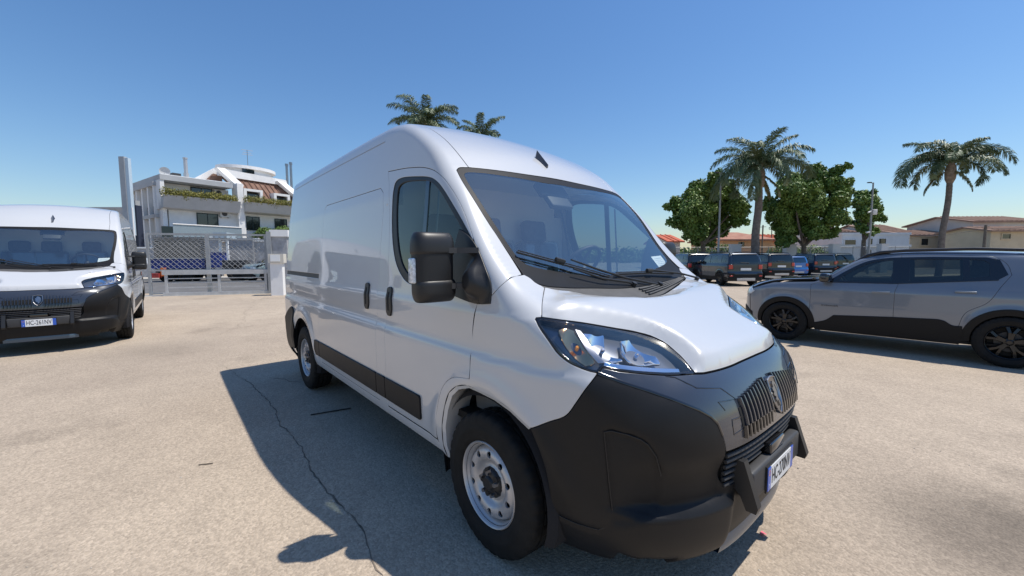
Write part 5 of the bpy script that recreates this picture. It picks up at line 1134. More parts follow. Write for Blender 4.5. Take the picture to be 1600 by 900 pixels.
# ---- across the street: pale shutters, trailer, ironwork, wall
M['slat']=mat('shutter_slat',(.27,.26,.24),rough=.8)
sh=thing('chevron_gate','pale grey herringbone slatted gate across the street','gate',(0,0,0))
b=MB(); gbox(b,-7.1,-3.9,16.25,16.32,.13,3.05); b.build('backing',mat('gate_backing',(.16,.165,.17),rough=.8),sh)
for k in range(0,26):
    for sg in (1,-1):
        u_m=-5.5; b=MB(); z=.25+.17*k
        pts=[(u_m,z),(u_m+sg*1.55,z-1.45),(u_m+sg*1.55,z-1.37),(u_m,z+.08)]
        pts=[(u,min(3.0,max(.2,zz))) for u,zz in pts]
        if max(p[1] for p in pts)-min(p[1] for p in pts)<.06: continue
        b.prism(pts,16.16,16.23,lambda u,w,v:gp(u,v,w)); b.build('slat',M['slat'],sh)
M['blue']=mat('blue_truck_paint',(.014,.034,.20),rough=.45,var=.15,vscale=2)
def round_tyre(parent,u,v,r_,wd,nm='tyre'):
    b=MB(); b.lathe([(0,-wd*.7),(r_*.55,-wd*.7),(r_*.6,-wd),(r_*.95,-wd),(r_,-wd*.6),(r_,wd*.6),(r_*.95,wd),(0,wd)],22); o=b.build(nm,M['rubber'],parent); o.location=gp(u,v,r_); o.rotation_euler=(0,0,math.atan2(GD.y,GD.x)); return o
tr=thing('flatbed_trailer','long dark blue flatbed trailer parked across the street','trailer',(0,0,0))
b=MB(); gbox(b,-4.8,-1.95,10.6,12.6,.85,1.45); b.build('bed',M['blue'],tr)
b=MB(); gbox(b,-4.9,-1.9,10.55,12.65,1.45,1.51); b.build('rim_rail',M['galv'],tr)
for u in (-4.1,-3.1):
    for v in (10.9,12.3): round_tyre(tr,u,v,.40,.12)
b=MB(); gbox(b,-4.7,-2.0,11.0,12.2,.6,.85); b.build('chassis',M['dark'],tr)
b=MB(); gbox(b,-4.2,-3.95,10.4,10.52,.40,.92); b.build('marker_lamp',mat('orange_panel',(.75,.17,.03),rough=.5),tr)
b=MB(); gbox(b,-4.75,-4.25,10.3,10.6,.30,.58); b.build('bumper_beam',mat('red_beam',(.40,.05,.04),rough=.5,var=.3,vscale=4),tr)
tk=thing('tractor_cab','blue open tractor cab with a pale canopy across the street','tractor',(0,0,0))
b=MB(); gbox(b,-1.7,-1.0,10.3,11.7,.9,1.85); b.build('body',M['blue'],tk)
for u in (-1.15,-.75):
    b=MB(); gbox(b,u,u+.12,10.6,10.72,1.3,3.0); b.build('canopy_post',M['render_w'],tk)
b=MB(); gbox(b,-1.3,-.55,10.2,11.9,2.75,3.1); b.build('canopy',mat('pale_blue_canopy',(.40,.47,.52),rough=.5),tk)
round_tyre(tk,-1.4,10.2,.42,.14); round_tyre(tk,-.1,10.2,.55,.16); round_tyre(tk,-.1,11.7,.55,.16)
b=MB(); gbox(b,-1.0,.3,10.5,11.5,.75,1.35); b.build('bonnet',M['plastic2'],tk)
ig=thing('fan_gate','grey wrought iron gate with concentric arcs across the street','gate',(0,0,0))
for k,r_ in enumerate(np.linspace(.5,2.05,8)):
    b=MB(); b.tube([gp(-2.85+r_*math.cos(a),16.1,.45+r_*1.15*math.sin(a)) for a in np.linspace(0,math.pi/2,12)],.035,5); b.build('arc_bar',M['galvd'],ig)
for u in (-2.9,-.8):
    b=MB(); gbox(b,u,u+.09,16.0,16.1,.13,3.0); b.build('upright',M['galvd'],ig)
for z in (.35,2.9):
    b=MB(); gbox(b,-2.8,-.8,16.0,16.1,z,z+.09); b.build('rail',M['galvd'],ig)
fw=thing('street_wall','grey rendered boundary wall across the street beyond the gate','wall',(0,0,0))
for u0,u1,h_ in ((-3.85,-2.95,3.0),(-.7,12,2.75),(-24,-7.15,2.2),(-2.95,-.7,2.95)):
    v=16.3 if u0!=-2.95 else 17.2
    b=MB(); gbox(b,u0,u1,v,v+.3,.1,h_); b.build('masonry',M['render_s'],fw); b=MB(); gbox(b,u0-.05,u1+.05,v-.08,v+.38,h_,h_+.1); b.build('coping',M['render_w'],fw)
# ================================================================= villa across the street
VO=Vector((-43.2,-2.05,0)); va=R(105); VD=Vector((math.cos(va),math.sin(va),0)); VN=Vector((math.sin(va),-math.cos(va),0))
def vp(s,n,z): return VO+VD*s+VN*n+Vector((0,0,z))
def vbox(b,s0,s1,n0,n1,z0,z1): b.prism([(s0,n0),(s1,n0),(s1,n1),(s0,n1)],z0,z1,lambda u,v,w:vp(u,v,w)); return b
VW=M['render_w']; VG=mat('grey_band_render',(.44,.45,.46),rough=.85,var=.06,vscale=1)
M['win']=mat('dark_window_pane',(.012,.018,.022),rough=.08,coat=1); M['shut']=mat('dark_green_shutter',(.02,.035,.035),rough=.5)
M['tile']=mat('brown_roof_tiles',(.16,.085,.06),rough=.85,col2=(.24,.14,.10),vscale=1.4,bump=.5,bscale=20)
vl=thing('terraced_villa','white terraced villa with planted balconies and a round roof terrace','building',(0,0,0))
def vpart(nm,mt,*boxes,par=None):
    b=MB()
    for q in boxes: vbox(b,*q)
    return b.build(nm,mt,par or vl)
vpart('wall',VW,(.4,5.45,-8,0,0,5.75),(.4,5.3,-8,-1.0,5.75,7.9))
vpart('wall',VW,(5.95,12.6,-8,-.3,0,5.9))
vpart('plinth',VG,(.3,12.6,0.0,.35,0,3.0))
vpart('roof_slab',VG,(-.15,5.15,-8.2,.45,7.95,8.38)); vpart('roof_slab',VW,(.0,5.0,-8.0,.2,8.38,8.46))
def bal(s0,s1,z0,z1,nm='balcony'):
    b=MB(); b.prism([(-.2,z0),(.75,z0+.12),(1.15,z1),(1.0,z1),(.9,z1-.12),(-.3,z1-.12)],s0,s1,lambda n,z,s:vp(s,n,z)); return b.build(nm,VG,vl)
bal(-.15,5.45,5.55,6.68); bal(5.95,12.4,5.75,6.75)
vpart('corner_fin',VW,(-.15,.12,-.9,.4,5.6,8.0)); vpart('corner_fin',VW,(-.05,.25,-.6,.2,0,5.6))
vpart('pillar',VW,(5.45,5.95,-.6,.55,0,8.45)); vpart('downpipe',VW,(5.99,6.12,.2,.34,3.0,5.6))
def win(s0,s1,z0,z1,n,par=vl,mull=1):
    b=MB(); w_=.07
    for q in ((s0-w_,s1+w_,n,n+.06,z1,z1+w_),(s0-w_,s1+w_,n,n+.06,z0-w_,z0),(s0-w_,s0,n,n+.06,z0,z1),(s1,s1+w_,n,n+.06,z0,z1)): vbox(b,*q)
    for k in range(1,mull+1):
        s=s0+(s1-s0)*k/(mull+1); vbox(b,s-.025,s+.025,n+.005,n+.05,z0,z1)
    f=b.build('window',M['shut'],par); vpart('pane',M['win'],(s0,s1,n+.005,n+.02,z0,z1),par=f)
win(2.4,3.9,6.85,7.78,-.99); win(2.4,3.9,3.25,5.42,.01,mull=1); win(6.4,7.55,4.25,5.45,-.29); win(9.1,10.2,4.45,5.42,-.29,mull=1)
b=MB(); b.tube([vp(.3,1.15,4.32),vp(5.4,1.15,4.30)],.045,6); b.build('handrail',VW,vl)
b=MB(); vbox(b,.3,5.4,1.12,1.14,3.2,4.28); b.build('balustrade_glass',mat('blue_grey_balustrade',(.24,.30,.34),rough=.2,coat=.6),vl)
vpart('terrace_slab',VG,(.2,5.5,0,1.3,2.95,3.2)); vpart('side_screen',M['shut'],(-.4,.3,.9,1.1,3.2,4.1))
# sloping frame beams, tiled slope, parapet
def vprism(nm,mt,poly,n0,n1,sl=0,par=None):
    b=MB(); vs=[]; m=len(poly)
    zmin=min(p[1] for p in poly)
    vs=[vp(s,n0-(z-zmin)*sl,z) for s,z in poly]+[vp(s,n1-(z-zmin)*sl,z) for s,z in poly]
    b.add(vs,[tuple(range(m)),tuple(range(2*m-1,m-1,-1))]+[(i,(i+1)%m,(i+1)%m+m,i+m) for i in range(m)]); return b.build(nm,mt,par or vl)
vprism('sloping_beam',VW,[(4.55,9.95),(5.25,9.95),(6.15,8.4),(6.0,8.1),(5.5,8.3)],.45,-.3,.9)
vprism('sloping_beam',VW,[(10.1,9.6),(10.9,9.5),(12.0,8.1),(12.0,7.4),(11.4,7.7)],.45,-.3,.9)
vprism('tiled_slope',M['tile'],[(5.2,9.4),(10.6,9.3),(11.6,7.9),(11.4,6.9),(6.0,6.9),(6.0,8.2)],-.05,-.35,.9)
for k in range(12):
    s=5.6+.5*k; b=MB(); b.tube([vp(s+.25,-.03-.0*k,7.0),vp(s-.1,-2.2,9.35)],.05,5); b.build('tile_ridge',M['tile'],vl)
vprism('parapet',VW,[(4.9,9.35),(11.4,9.25),(11.2,9.85),(5.0,10.05)],-1.9,-2.4)
vprism('gable_face',VW,[(2.6,8.4),(5.3,8.4),(5.3,10.1),(4.9,10.15)],-2.6,-3.0); vprism('gable_tiles',M['tile'],[(3.7,8.45),(5.3,8.45),(5.3,9.4),(4.6,9.5)],-2.2,-2.55)
for s0,s1,z0,z1 in ((6.25,7.95,6.8,8.15),(9.0,10.6,6.8,8.05)):
    b=MB(); vbox(b,s0,s1,-1.6,-.05,z1-.22,z1); vbox(b,s0,s0+.25,-1.6,-.05,z0,z1-.22); vbox(b,s1-.25,s1,-1.6,-.05,z0,z1-.22); d=b.build('dormer',VW,vl)
    win(s0+.3,s1-.3,z0+.1,z1-.45,-.35,d,0)
b=MB(); n=40
for (rx,rn,z0,z1) in ((2.75,2.2,10.55,10.85),(2.45,1.9,10.1,10.55)):
    vs=[vp(8.5+rx*math.cos(2*math.pi*i/n),-4.6+rn*math.sin(2*math.pi*i/n),z) for z in (z0,z1) for i in range(n)]
    b.add(vs,[(i,(i+1)%n,(i+1)%n+n,i+n) for i in range(n)]+[tuple(range(n)),tuple(range(n,2*n))],False)
rt=b.build('roof_terrace',VW,vl); vpart('lantern_window',M['win'],(7.3,8.4,-2.75,-2.65,10.12,10.5))
for s,z1 in ((11.9,11.6),(12.35,11.85)):
    b=MB(); b.tube([vp(s,-3,8.0),vp(s,-3,z1)],.13,8); b.tube([vp(s,-3,z1),vp(s,-3,z1+.25)],.17,8); b.build('flue',M['satin'],vl)
b=MB(); b.tube([vp(2.72,-3,8.3),vp(2.72,-3,9.3)],.20,8); b.tube([vp(2.72,-3,9.3),vp(2.72,-3,10.6)],.15,8); b.tube([vp(2.72,-3,10.6),vp(2.72,-3,10.72)],.19,8); b.build('flue',M['steel'],vl)
b=MB(); b.tube([vp(8.4,-4,10.8),vp(8.4,-4,12.75)],.03,5)
for z,l in ((12.7,.55),(12.45,.4),(12.25,.5)): b.tube([vp(8.4-l,-4,z),vp(8.4+l,-4,z+.06)],.022,4)
b.build('antenna',M['satin'],vl)
b=MB(); b.lathe([(0,0),(.25,.03),(.38,.12)],16,c=vp(.6,-1,8.85),axis='x'); b.tube([vp(.6,-1,8.4),vp(.6,-1,8.85)],.04,5); b.build('satellite_dish',VG,vl); vpart('roof_tank',M['plastic2'],(1.1,1.7,-1.6,-.9,8.44,8.85))
# flank facing the van park: fins and dark bands
for k,nn in enumerate((-.9,-2.4,-4.0,-5.6,-7.4)):
    vpart('flank_fin',VW,(-.28,.4,nn-.16,nn+.16,0,7.55-.0*k))
vpart('flank_slab',VG,(-.35,.4,-8.0,-.6,7.55,7.9)); vpart('flank_slab',VG,(-.30,.4,-8.0,-.6,4.9,5.2)); vpart('flank_recess',M['win'],(.0,.39,-7.9,-1.0,5.2,5.95)); vpart('flank_recess',M['win'],(.0,.39,-7.9,-1.0,2.6,3.2))
def ac_unit(label,s,z,n):
    t=thing('air_conditioner',label,'air conditioner',(0,0,0),0,'air conditioners on the villa')
    b=MB(); vbox(b,s,s+.82,n,n+.32,z,z+.58); b.build('case',mat('ac_case_%d'%int(s*100+z*10),(.55,.55,.53),rough=.6),t)
    b=MB(); c=vp(s+.34,n+.34,z+.29); b.tube([vp(s+.34,n+.32,z+.29),vp(s+.34,n+.345,z+.29)],.22,18); b.build('fan_grille',M['plastic2'],t)
    b=MB(); vbox(b,s+.08,s+.14,n-.05,n+.3,z-.06,z); vbox(b,s+.66,s+.72,n-.05,n+.3,z-.06,z); b.build('bracket',M['satin'],t)
ac_unit('beige air conditioner beside the upper balcony window of the villa',4.05,7.22,-.98); ac_unit('grey air conditioner mounted beside the tall balcony door of the villa',4.05,5.27-.02,.02)
# ================================================================= foliage
M['leafhedge']=mat('hedge_leaf',(.16,.165,.035),rough=.6,col2=(.26,.23,.05),vscale=1.3)
M['leaf']=mat('tree_leaf',(.075,.140,.024),rough=.5,col2=(.19,.275,.055),vscale=.9)
M['leafp']=mat('palm_leaf',(.075,.125,.055),rough=.5,col2=(.16,.20,.10),vscale=.9); M['leafy']=mat('dry_palm_leaf',(.26,.22,.10),rough=.6,col2=(.14,.16,.06),vscale=.8)
M['bush']=mat('bush_leaf',(.07,.14,.025),rough=.55,col2=(.15,.22,.05),vscale=1.5)
M['bark']=mat('bark',(.16,.13,.10),rough=.95,var=.35,vscale=6,bump=.8,bscale=25,bdist=.02)
M['palmbark']=mat('palm_trunk',(.17,.145,.125),rough=.95,var=.25,vscale=5,bump=.8,bscale=18,bdist=.02)
def leaf_cloud(name,clumps,count,size,mt,parent,seed=0,aspect=.6,kind=None,fill=.62):
    rg=np.random.default_rng(seed); C=np.array([c[:3] for c in clumps],float); Rr=np.array([c[3:6] if len(c)>4 else (c[3],)*3 for c in clumps],float)
    w_=Rr.prod(1)**(2/3); idx=rg.choice(len(C),count,p=w_/w_.sum()); d=rg.normal(size=(count,3)); d/=np.linalg.norm(d,axis=1,keepdims=True)
    rad=fill*.75+(1.10-fill*.75)*rg.random(count)**.6; P=C[idx]+d*Rr[idx]*rad[:,None]
    P+=rg.normal(size=P.shape)*size*.5
    n=d+rg.normal(size=(count,3))*.75+[0,0,.25]; n/=np.linalg.norm(n,axis=1,keepdims=True)
    t=rg.normal(size=(count,3)); t-=n*(t*n).sum(1,keepdims=True); t/=np.linalg.norm(t,axis=1,keepdims=True); bb=np.cross(n,t)
    s=size*rg.uniform(.6,1.35,count)[:,None]
    V=np.stack([P-t*s,P-bb*s*aspect+n*s*.12,P+t*s,P+bb*s*aspect+n*s*.12],1).reshape(-1,3); F=np.arange(count*4).reshape(-1,4)
    o=link(name,np_mesh(name,V,F,mt),parent)
    if kind: o['kind']=kind
    return o
def hedge(label,s0,s1,z,h,seed):
    t=thing('balcony_hedge',label,'hedge',(0,0,0),0,'hedges along the villa balconies'); cl=[]
    rg=random.Random(seed); s=s0
    while s<s1:
        p=vp(s,.9,z+h*.4+rg.uniform(-.05,.06)); r=rg.uniform(.26,.38); cl.append((p.x,p.y,p.z,r,r,h*rg.uniform(.55,.8))); s+=.28
    leaf_cloud('foliage',cl,5200,.06,M['leafhedge'],t,seed)
hedge('yellow green hedge along the upper left balcony of the villa',.0,5.3,6.65,.55,11); hedge('yellow green hedge on the right balcony beneath the tiled slope',6.15,12.2,6.72,.6,12)
for i,(s,z,r,lb) in enumerate(((7.6,3.6,.75,'rounded green shrub on the villa terrace beside the square window'),(9.3,3.7,.95,'larger spreading shrub at the right end of the villa terrace'))):
    t=thing('terrace_shrub',lb,'shrub',tuple(vp(s,.9,3.0))); leaf_cloud('foliage',[(0,0,z-3+.2,r,r,r*.8),(.4,.5,z-3,r*.7,r*.7,r*.6),(-.3,-.6,z-3,r*.6,r*.6,r*.5)],3200,.09,M['bush'],t,20+i); MB().tube([(0,0,-3.0),(0,0,.5)],.06,6).build('stem',M['bark'],t)
def trunk_part(parent,pts,rs,n=12,m='bark'):
    b=MB(); b.tube(pts,rs,n); return b.build('trunk',M[m],parent,70)
def tree(label,base,H,cr,clumps,seed,leaf=.13,count=15000,trunk_h=2.0,lean=0,group='round-headed trees behind the car park'):
    """clumps: (x right, y depth, z, r) relative to the base, x along the picture plane"""
    t=thing('street_tree',label,'tree',tuple(base),math.atan2(CR.y,CR.x),group)
    leaf_cloud('crown',clumps,count,leaf,M['leaf'],t,seed)
    rg=random.Random(seed); top=Vector((lean,0,trunk_h))
    b=MB(); b.tube([(0,0,-.2),(.02,0,trunk_h*.5),tuple(top)],[.24,.19,.17],10)
    tr_=b.build('trunk',M['bark'],t,70)
    for i,c in enumerate(clumps[:100:10]):
        e=Vector(c[:3]); m_=top.lerp(e,.5)+Vector((rg.uniform(-.2,.2),rg.uniform(-.2,.2),-.15)); b=MB(); b.tube([top-Vector((0,0,.1)),m_,e],[.12,.07,.03],7); b.build('branch',M['bark'],tr_)
    return t
def gat(px,depth,z=0):
    p=at(px,402,depth); p.z=z; return p
def cl(px,py,rpx,d,base,dy=0,sq=.9):
    """clump seen at a photo position -> offset from the base in the tree's own axes"""
    p=at(px,py,d); e=(p-base); x=e.dot(Vector((CR.x,CR.y,0)).normalized()); return (x,dy,p.z,rpx*d/CF*sq)
def mk_tree(label,px,d,pts,seed,count,leaf=.13,th=2.2,group='round-headed trees behind the car park'):
    base=gat(px,d); rg=random.Random(seed); cs=[]
    for (x,y,r) in pts:
        dy=rg.uniform(-1.2,1.2); cs.append(cl(x,y,r*.80,d,base,dy))
        for _ in range(9):
            a=rg.uniform(0,6.28); q=rg.uniform(.5,.86)*r; cs.append(cl(x+q*math.cos(a),y+q*math.sin(a)*.95,r*rg.uniform(.20,.38),d,base,dy+rg.uniform(-.9,.9)))
    return tree(label,base,0,0,cs,seed,leaf,count,th)
mk_tree('broad round green tree left of the taller leaning palm',1098,33,[(1072,330,26),(1095,300,24),(1125,298,22),(1140,325,20),(1132,352,20),(1100,345,28),(1062,345,18),(1080,362,20),(1110,368,20),(1146,345,13),(1118,322,26),(1084,305,16),(1058,318,14),(1104,284,12),(1150,330,10)],31,52000,.115,2.6)
mk_tree('largest double-headed green tree between the palm and white house',1255,34,[(1222,305,24),(1218,330,22),(1245,285,22),(1275,280,22),(1292,290,18),(1289,315,17),(1285,340,20),(1258,345,20),(1284,313,17),(1250,320,30),(1235,355,20),(1262,360,20),(1283,365,12),(1298,300,10),(1205,318,12),(1268,268,12),(1295,270,10),(1228,375,12)],32,60000,.115,2.4)
mk_tree('small rounded green tree beside the right street lamp',1348,38,[(1353,320,18),(1344,335,14),(1366,335,14),(1354,349,14),(1341,318,11),(1367,318,11),(1346,363,8),(1354,305,11)],33,22000,.12,3.0)
# low planting behind the fence
for i,(px,y,r,d,lb) in enumerate(((1215,388,12,42,'low olive bush behind the fence between white pillars'),(1262,386,15,42,'dark low bush behind the fence under the largest tree'),(1095,385,12,40,'shaded low bush behind the fence below the left tree'),(1555,375,20,46,'pale green garden bush before the rightmost house'),(1585,377,14,45,'darker garden bush at the right edge of the view'),(1128,386,12,41,'ragged bush behind the fence beside the lamp post'))):
    t=thing('garden_bush',lb,'bush',tuple(gat(px,d)),0,'bushes in the gardens behind the fence'); rr=r*d/CF
    zc=at(px,y,d).z; leaf_cloud('foliage',[(0,0,zc*.55,rr*1.4,rr,zc*.55),(rr*.9,.2,zc*.45,rr,rr*.8,zc*.45),(-rr*.9,-.1,zc*.42,rr,rr*.8,zc*.45)],3600,.10,M['bush'] if i!=1 else M['leaf'],t,50+i); MB().tube([(0,0,0),(0,0,zc*.5)],.05,6).build('stem',M['bark'],t)
def frond(parent,o,az,el,L,droop,mt,seed,wd=.75,hang=.5):
    """feather frond: arching rachis, hanging leaflets"""
    rg=np.random.default_rng(seed); n=56; t=np.linspace(0,1,n)
    e=el-droop*t**1.3; ds=L/(n-1); h=np.cumsum(np.cos(e))*ds; z=np.cumsum(np.sin(e))*ds; tw=az+.12*np.sin(t*2+seed)
    x=h*np.cos(tw); y=h*np.sin(tw); P=np.stack([x,y,z],-1)+np.array(o)
    T=np.gradient(P,axis=0); T/=np.linalg.norm(T,axis=1,keepdims=True); S_=np.cross(T,[0,0,1.]); S_/=np.maximum(np.linalg.norm(S_,axis=1,keepdims=True),1e-6); U=np.cross(S_,T)
    V=[];F=[];k=0
    r=.030*(1-t)+.006
    for i in range(n):
        V+=[P[i]+S_[i]*r[i],P[i]+U[i]*r[i],P[i]-S_[i]*r[i],P[i]-U[i]*r[i]]
    for i in range(n-1):
        for j in range(4): F.append((4*i+j,4*i+(j+1)%4,4*i+4+(j+1)%4,4*i+4+j))
    V=[np.array(V)]; k=4*n
    for i in range(3,n):
        for sg in (-1,1):
            for q in range(3):
                ll=wd*L*.22*(math.sin(math.pi*min(1,(.18+.82*t[i])))**.55+.25)*rg.uniform(.75,1.15)
                d=S_[i]*sg*rg.uniform(.55,1.0)+T[i]*rg.uniform(.35,.75)+U[i]*rg.uniform(-.25,.45); d/=np.linalg.norm(d)
                w_=.017+.010*rg.random(); a=P[i]; g=np.array([0,0,-1.])
                m=a+d*ll*.5+g*ll*.5*hang*.25; en=m+(d*(1-hang)+g*hang)*ll*.55
                wv=np.cross(d,U[i]+rg.normal(size=3)*.4); wv/=np.linalg.norm(wv)
                V.append(np.array([a-wv*w_*.6,a+wv*w_*.6,m-wv*w_,m+wv*w_,en])); F+=[(k,k+1,k+3,k+2),(k+2,k+3,k+4,k+4)]; k+=5
    me=bpy.data.meshes.new('frond'); VV=np.concatenate(V); me.from_pydata(VV.tolist(),[],[tuple(dict.fromkeys(f)) for f in F]); me.materials.append(mt)
    return link('frond',me,parent)
def palm(label,base,H,fr,seed,rt=.22,lean=(0,0),swell=1.5,dry=3,group='feather palms along the car park'):
    """fr: list of (azimuth in picture terms: 0 right, pi away, elevation, length, droop)"""
    t=thing('palm_tree',label,'palm tree',tuple(base),math.atan2(CR.y,CR.x),group)
    top=Vector((lean[0],lean[1],H)); pts=[Vector((0,0,-.2)).lerp(top,k/14)+Vector((.05*math.sin(k*.7),0,0)) for k in range(15)]
    b=MB(); b.tube(pts,[rt*(1.12-.22*k/14)*(1+.03*(k%2)) for k in range(15)],14)
    tk=b.build('trunk',M['palmbark'],t,70)
    for k in range(26):
        p=Vector((0,0,0)).lerp(top,.1+.88*k/26); b=MB(); b.lathe([(rt*.96,-.02),(rt*1.03,0),(rt*.96,.02)],14,c=p+Vector((.05*math.sin((.1+.88*k/26)*14*.7),0,0)),axis='z'); b.build('leaf_scar',M['palmbark'],tk)
    b=MB(); b.lathe([(rt*.9,-.15),(rt*swell,.15),(rt*swell*1.12,.55),(rt*swell*.95,.95),(rt*.75,1.3),(rt*.5,1.9)],14,c=top,axis='z'); b.build('crownshaft',M['boot'],t)
    rg=random.Random(seed)
    for i,(az,el,L,dr) in enumerate(fr):
        o=top+Vector((.12*math.cos(az),.12*math.sin(az),1.15+.35*rg.random())); frond(t,o,az,el,L,dr,M['leafp'],seed*100+i,1.0,.55)
    for i in range(dry):
        az=rg.uniform(0,6.28); frond(t,top+Vector((.2*math.cos(az),.2*math.sin(az),.7)),az,-.6,1.9,.9,M['leafy'],seed*100+60+i,.6,.8)
    return t
M['boot']=mat('palm_leaf_bases',(.25,.20,.155),rough=.9,var=.35,vscale=7,bump=.7,bscale=12,bdist=.03)
def crown_fr(seed,n,L,spread=1):
    rg=random.Random(seed); out=[]
    for i in range(n):
        u=i/(n-1); el=1.35-1.25*u+rg.uniform(-.12,.12); out.append((i*2.399+rg.uniform(-.3,.3),el,L*rg.uniform(.82,1.1),1.3+.9*u+rg.uniform(-.2,.3)))
    return out
d=28; bs=gat(1179,d); palm('shaggy tall palm between two round trees',bs,at(1183,292,d).z,crown_fr(4,21,3.2)+[(math.pi+.1,.55,3.7,2.4),(.05,.62,4.1,2.0),(math.pi-.3,.1,3.9,1.9)],4,.24,(.1,0),1.35,4)
d=28; bs=gat(1467,d); palm('slender solitary palm standing right of the street lamp',bs,at(1474,285,d).z,[(a,e,l,dr) for a,e,l,dr in crown_fr(9,15,2.8)]+[(math.pi,.70,3.9,2.3),(math.pi-.25,.40,3.8,2.1),(.0,.66,4.0,1.8),(.15,1.0,3.7,1.7),(-.3,.75,3.8,2.1),(math.pi+.3,1.05,3.4,2.0)],9,.17,(.35,0),1.6,2)
d=40; palm('palm crown with feathery tips showing above the van roof at left',gat(668,d),at(668,222,d).z,crown_fr(14,22,4.0),14,.24,(0,0),1.4,2)
d=40; palm('yellowish palm crown just showing above the middle of the van roof',gat(752,d),at(752,246,d).z,crown_fr(17,22,3.2),17,.24,(0,0),1.4,4)
# ================================================================= right-hand background
M['wallp']=mat('white_wall_paint',(.66,.66,.65),rough=.85,var=.06,vscale=.8)
E1=Vector((CR.x,CR.y,0)).normalized(); E2=Vector((CFW.x,CFW.y,0)).normalized()
def house(name,label,x0,x1,yt,d,wall,roofm,roof='gable',yr=None,wins=(),dep=8,over=.4,yb=402,extra=None,cat='house',grp=None):
    """front wall seen between photo columns x0..x1 at depth d; yt eaves row, yr ridge row"""
    t=thing(name,label,cat,(0,0,0),0,grp); a=at(x0,402,d); c=at(x1,402,d); W_=(c-a).dot(E1); O=Vector((a.x,a.y,0)); ze=at((x0+x1)/2,yt,d).z; zr=at((x0+x1)/2,yr,d).z if yr else ze
    P=lambda u,v,z:O+E1*u+E2*v+Vector((0,0,z))
    b=MB(); b.prism([(0,0),(W_,0),(W_,dep),(0,dep)],0,ze,lambda u,v,w_:P(u,v,w_))
    if roof=='gable': b.prism([(0.01,ze-.02),(dep-.01,ze-.02),(dep/2,zr-.12)],.01,W_-.01,lambda v,w_,u:P(u,v,w_))
    b.build('wall',wall,t)
    if roof=='gable':
        b=MB(); o=over
        vs=[P(-o,-o,ze),P(W_+o,-o,ze),P(W_+o,dep/2,zr),P(-o,dep/2,zr),P(-o,dep+o,ze),P(W_+o,dep+o,ze)]; lo=[v-Vector((0,0,.16)) for v in vs]
        b.add(vs+lo,[(0,1,2,3),(3,2,5,4),(6,9,8,7),(9,10,11,8),(0,6,7,1),(0,3,9,6),(3,4,10,9),(1,7,8,2),(2,8,11,5),(4,5,11,10)]); rf=b.build('roof',roofm,t)
        n=int(W_/.55)
        for k in range(n): 
            u=W_*(k+.5)/n; b=MB(); b.tube([P(u,-o,ze+.03),P(u,dep/2,zr+.03)],.06,5,cap=False); b.build('tile_row',roofm,rf)
    elif roof=='hip':
        b=MB(); o=over; q=min(W_*.32,dep/2)
        vs=[P(-o,-o,ze),P(W_+o,-o,ze),P(W_+o,dep+o,ze),P(-o,dep+o,ze),P(q,dep/2,zr),P(W_-q,dep/2,zr)]; lo=[v-Vector((0,0,.16)) for v in vs[:4]]
        b.add(vs+lo,[(0,1,5,4),(1,2,5),(2,3,4,5),(3,0,4),(0,6,7,1),(1,7,8,2),(2,8,9,3),(3,9,6,0),(6,9,8,7)]); b.build('roof',roofm,t)
    elif roof=='flat':
        b=MB(); b.prism([(-.1,-.1),(W_+.1,-.1),(W_+.1,dep+.1),(-.1,dep+.1)],ze,ze+.25,lambda u,v,w_:P(u,v,w_)); b.build('parapet',roofm,t)
    for (wx0,wx1,wy0,wy1) in wins:
        pa=at(wx0,wy1,d); pb=at(wx1,wy0,d); u0=(pa-O).dot(E1); u1=(pb-O).dot(E1); z0,z1=pa.z,pb.z
        b=MB()
        for q in ((u0-.08,u1+.08,z1,z1+.08),(u0-.12,u1+.12,z0-.1,z0),(u0-.08,u0,z0,z1),(u1,u1+.08,z0,z1)): b.prism([(q[0],q[2]),(q[1],q[2]),(q[1],q[3]),(q[0],q[3])],-.08,.0,lambda u,w_,v:P(u,v,w_))
        f=b.build('window',wall,t); b=MB(); b.prism([(u0,z0),(u1,z0),(u1,z1),(u0,z1)],-.02,.0,lambda u,w_,v:P(u,v,w_)); b.build('pane',M['win'],f)
    return t
TW=mat('terracotta_roof',(.30,.13,.085),rough=.85,col2=(.38,.20,.13),vscale=1.2,bump=.4,bscale=15)
TB=mat('faded_brown_roof',(.24,.145,.105),rough=.85,col2=(.32,.21,.155),vscale=1.2,bump=.4,bscale=15)
TR=mat('bright_red_roof',(.48,.12,.06),rough=.85,var=.2,vscale=2)
OW=mat('peach_wall',(.62,.36,.20),rough=.85,var=.08,vscale=.8); BW=mat('beige_wall',(.58,.48,.33),rough=.85,var=.08,vscale=.8); GW=mat('pale_grey_wall',(.52,.50,.47),rough=.85,var=.08,vscale=.8)
house('bungalow','peach bungalow with low hipped brown roof behind the tall palm',1128,1206,374,46,OW,TW,'hip',360,[(1152,1162,378,386),(1178,1186,378,388)])
house('bungalow','small peach house with red tiled roof right of the tall palm',1198,1240,376,50,OW,TR,'gable',364,[(1218,1228,380,388)])
house('cottage','small house with red roof just past the windscreen edge',1046,1062,377,48,GW,TR,'gable',364)
house('long_house','long white house with flat front and dark window openings',1314,1419,367,48,M['wallp'],M['wallp'],'flat',None,[(1318,1335,375,383),(1355,1361,373,382),(1371,1382,373,382)])
house('tiled_house','brown gabled roof rising behind the long white house',1362,1414,362,56,M['wallp'],TB,'gable',348)
house('tiled_house','low brown roofed house left of the small tree',1300,1330,362,58,GW,TB,'gable',352)
house('beige_house','single-storey beige house with brown shutters behind the slender palm',1420,1511,367,50,BW,TB,'gable',357,[(1437,1448,373,383),(1484,1494,372,386)])
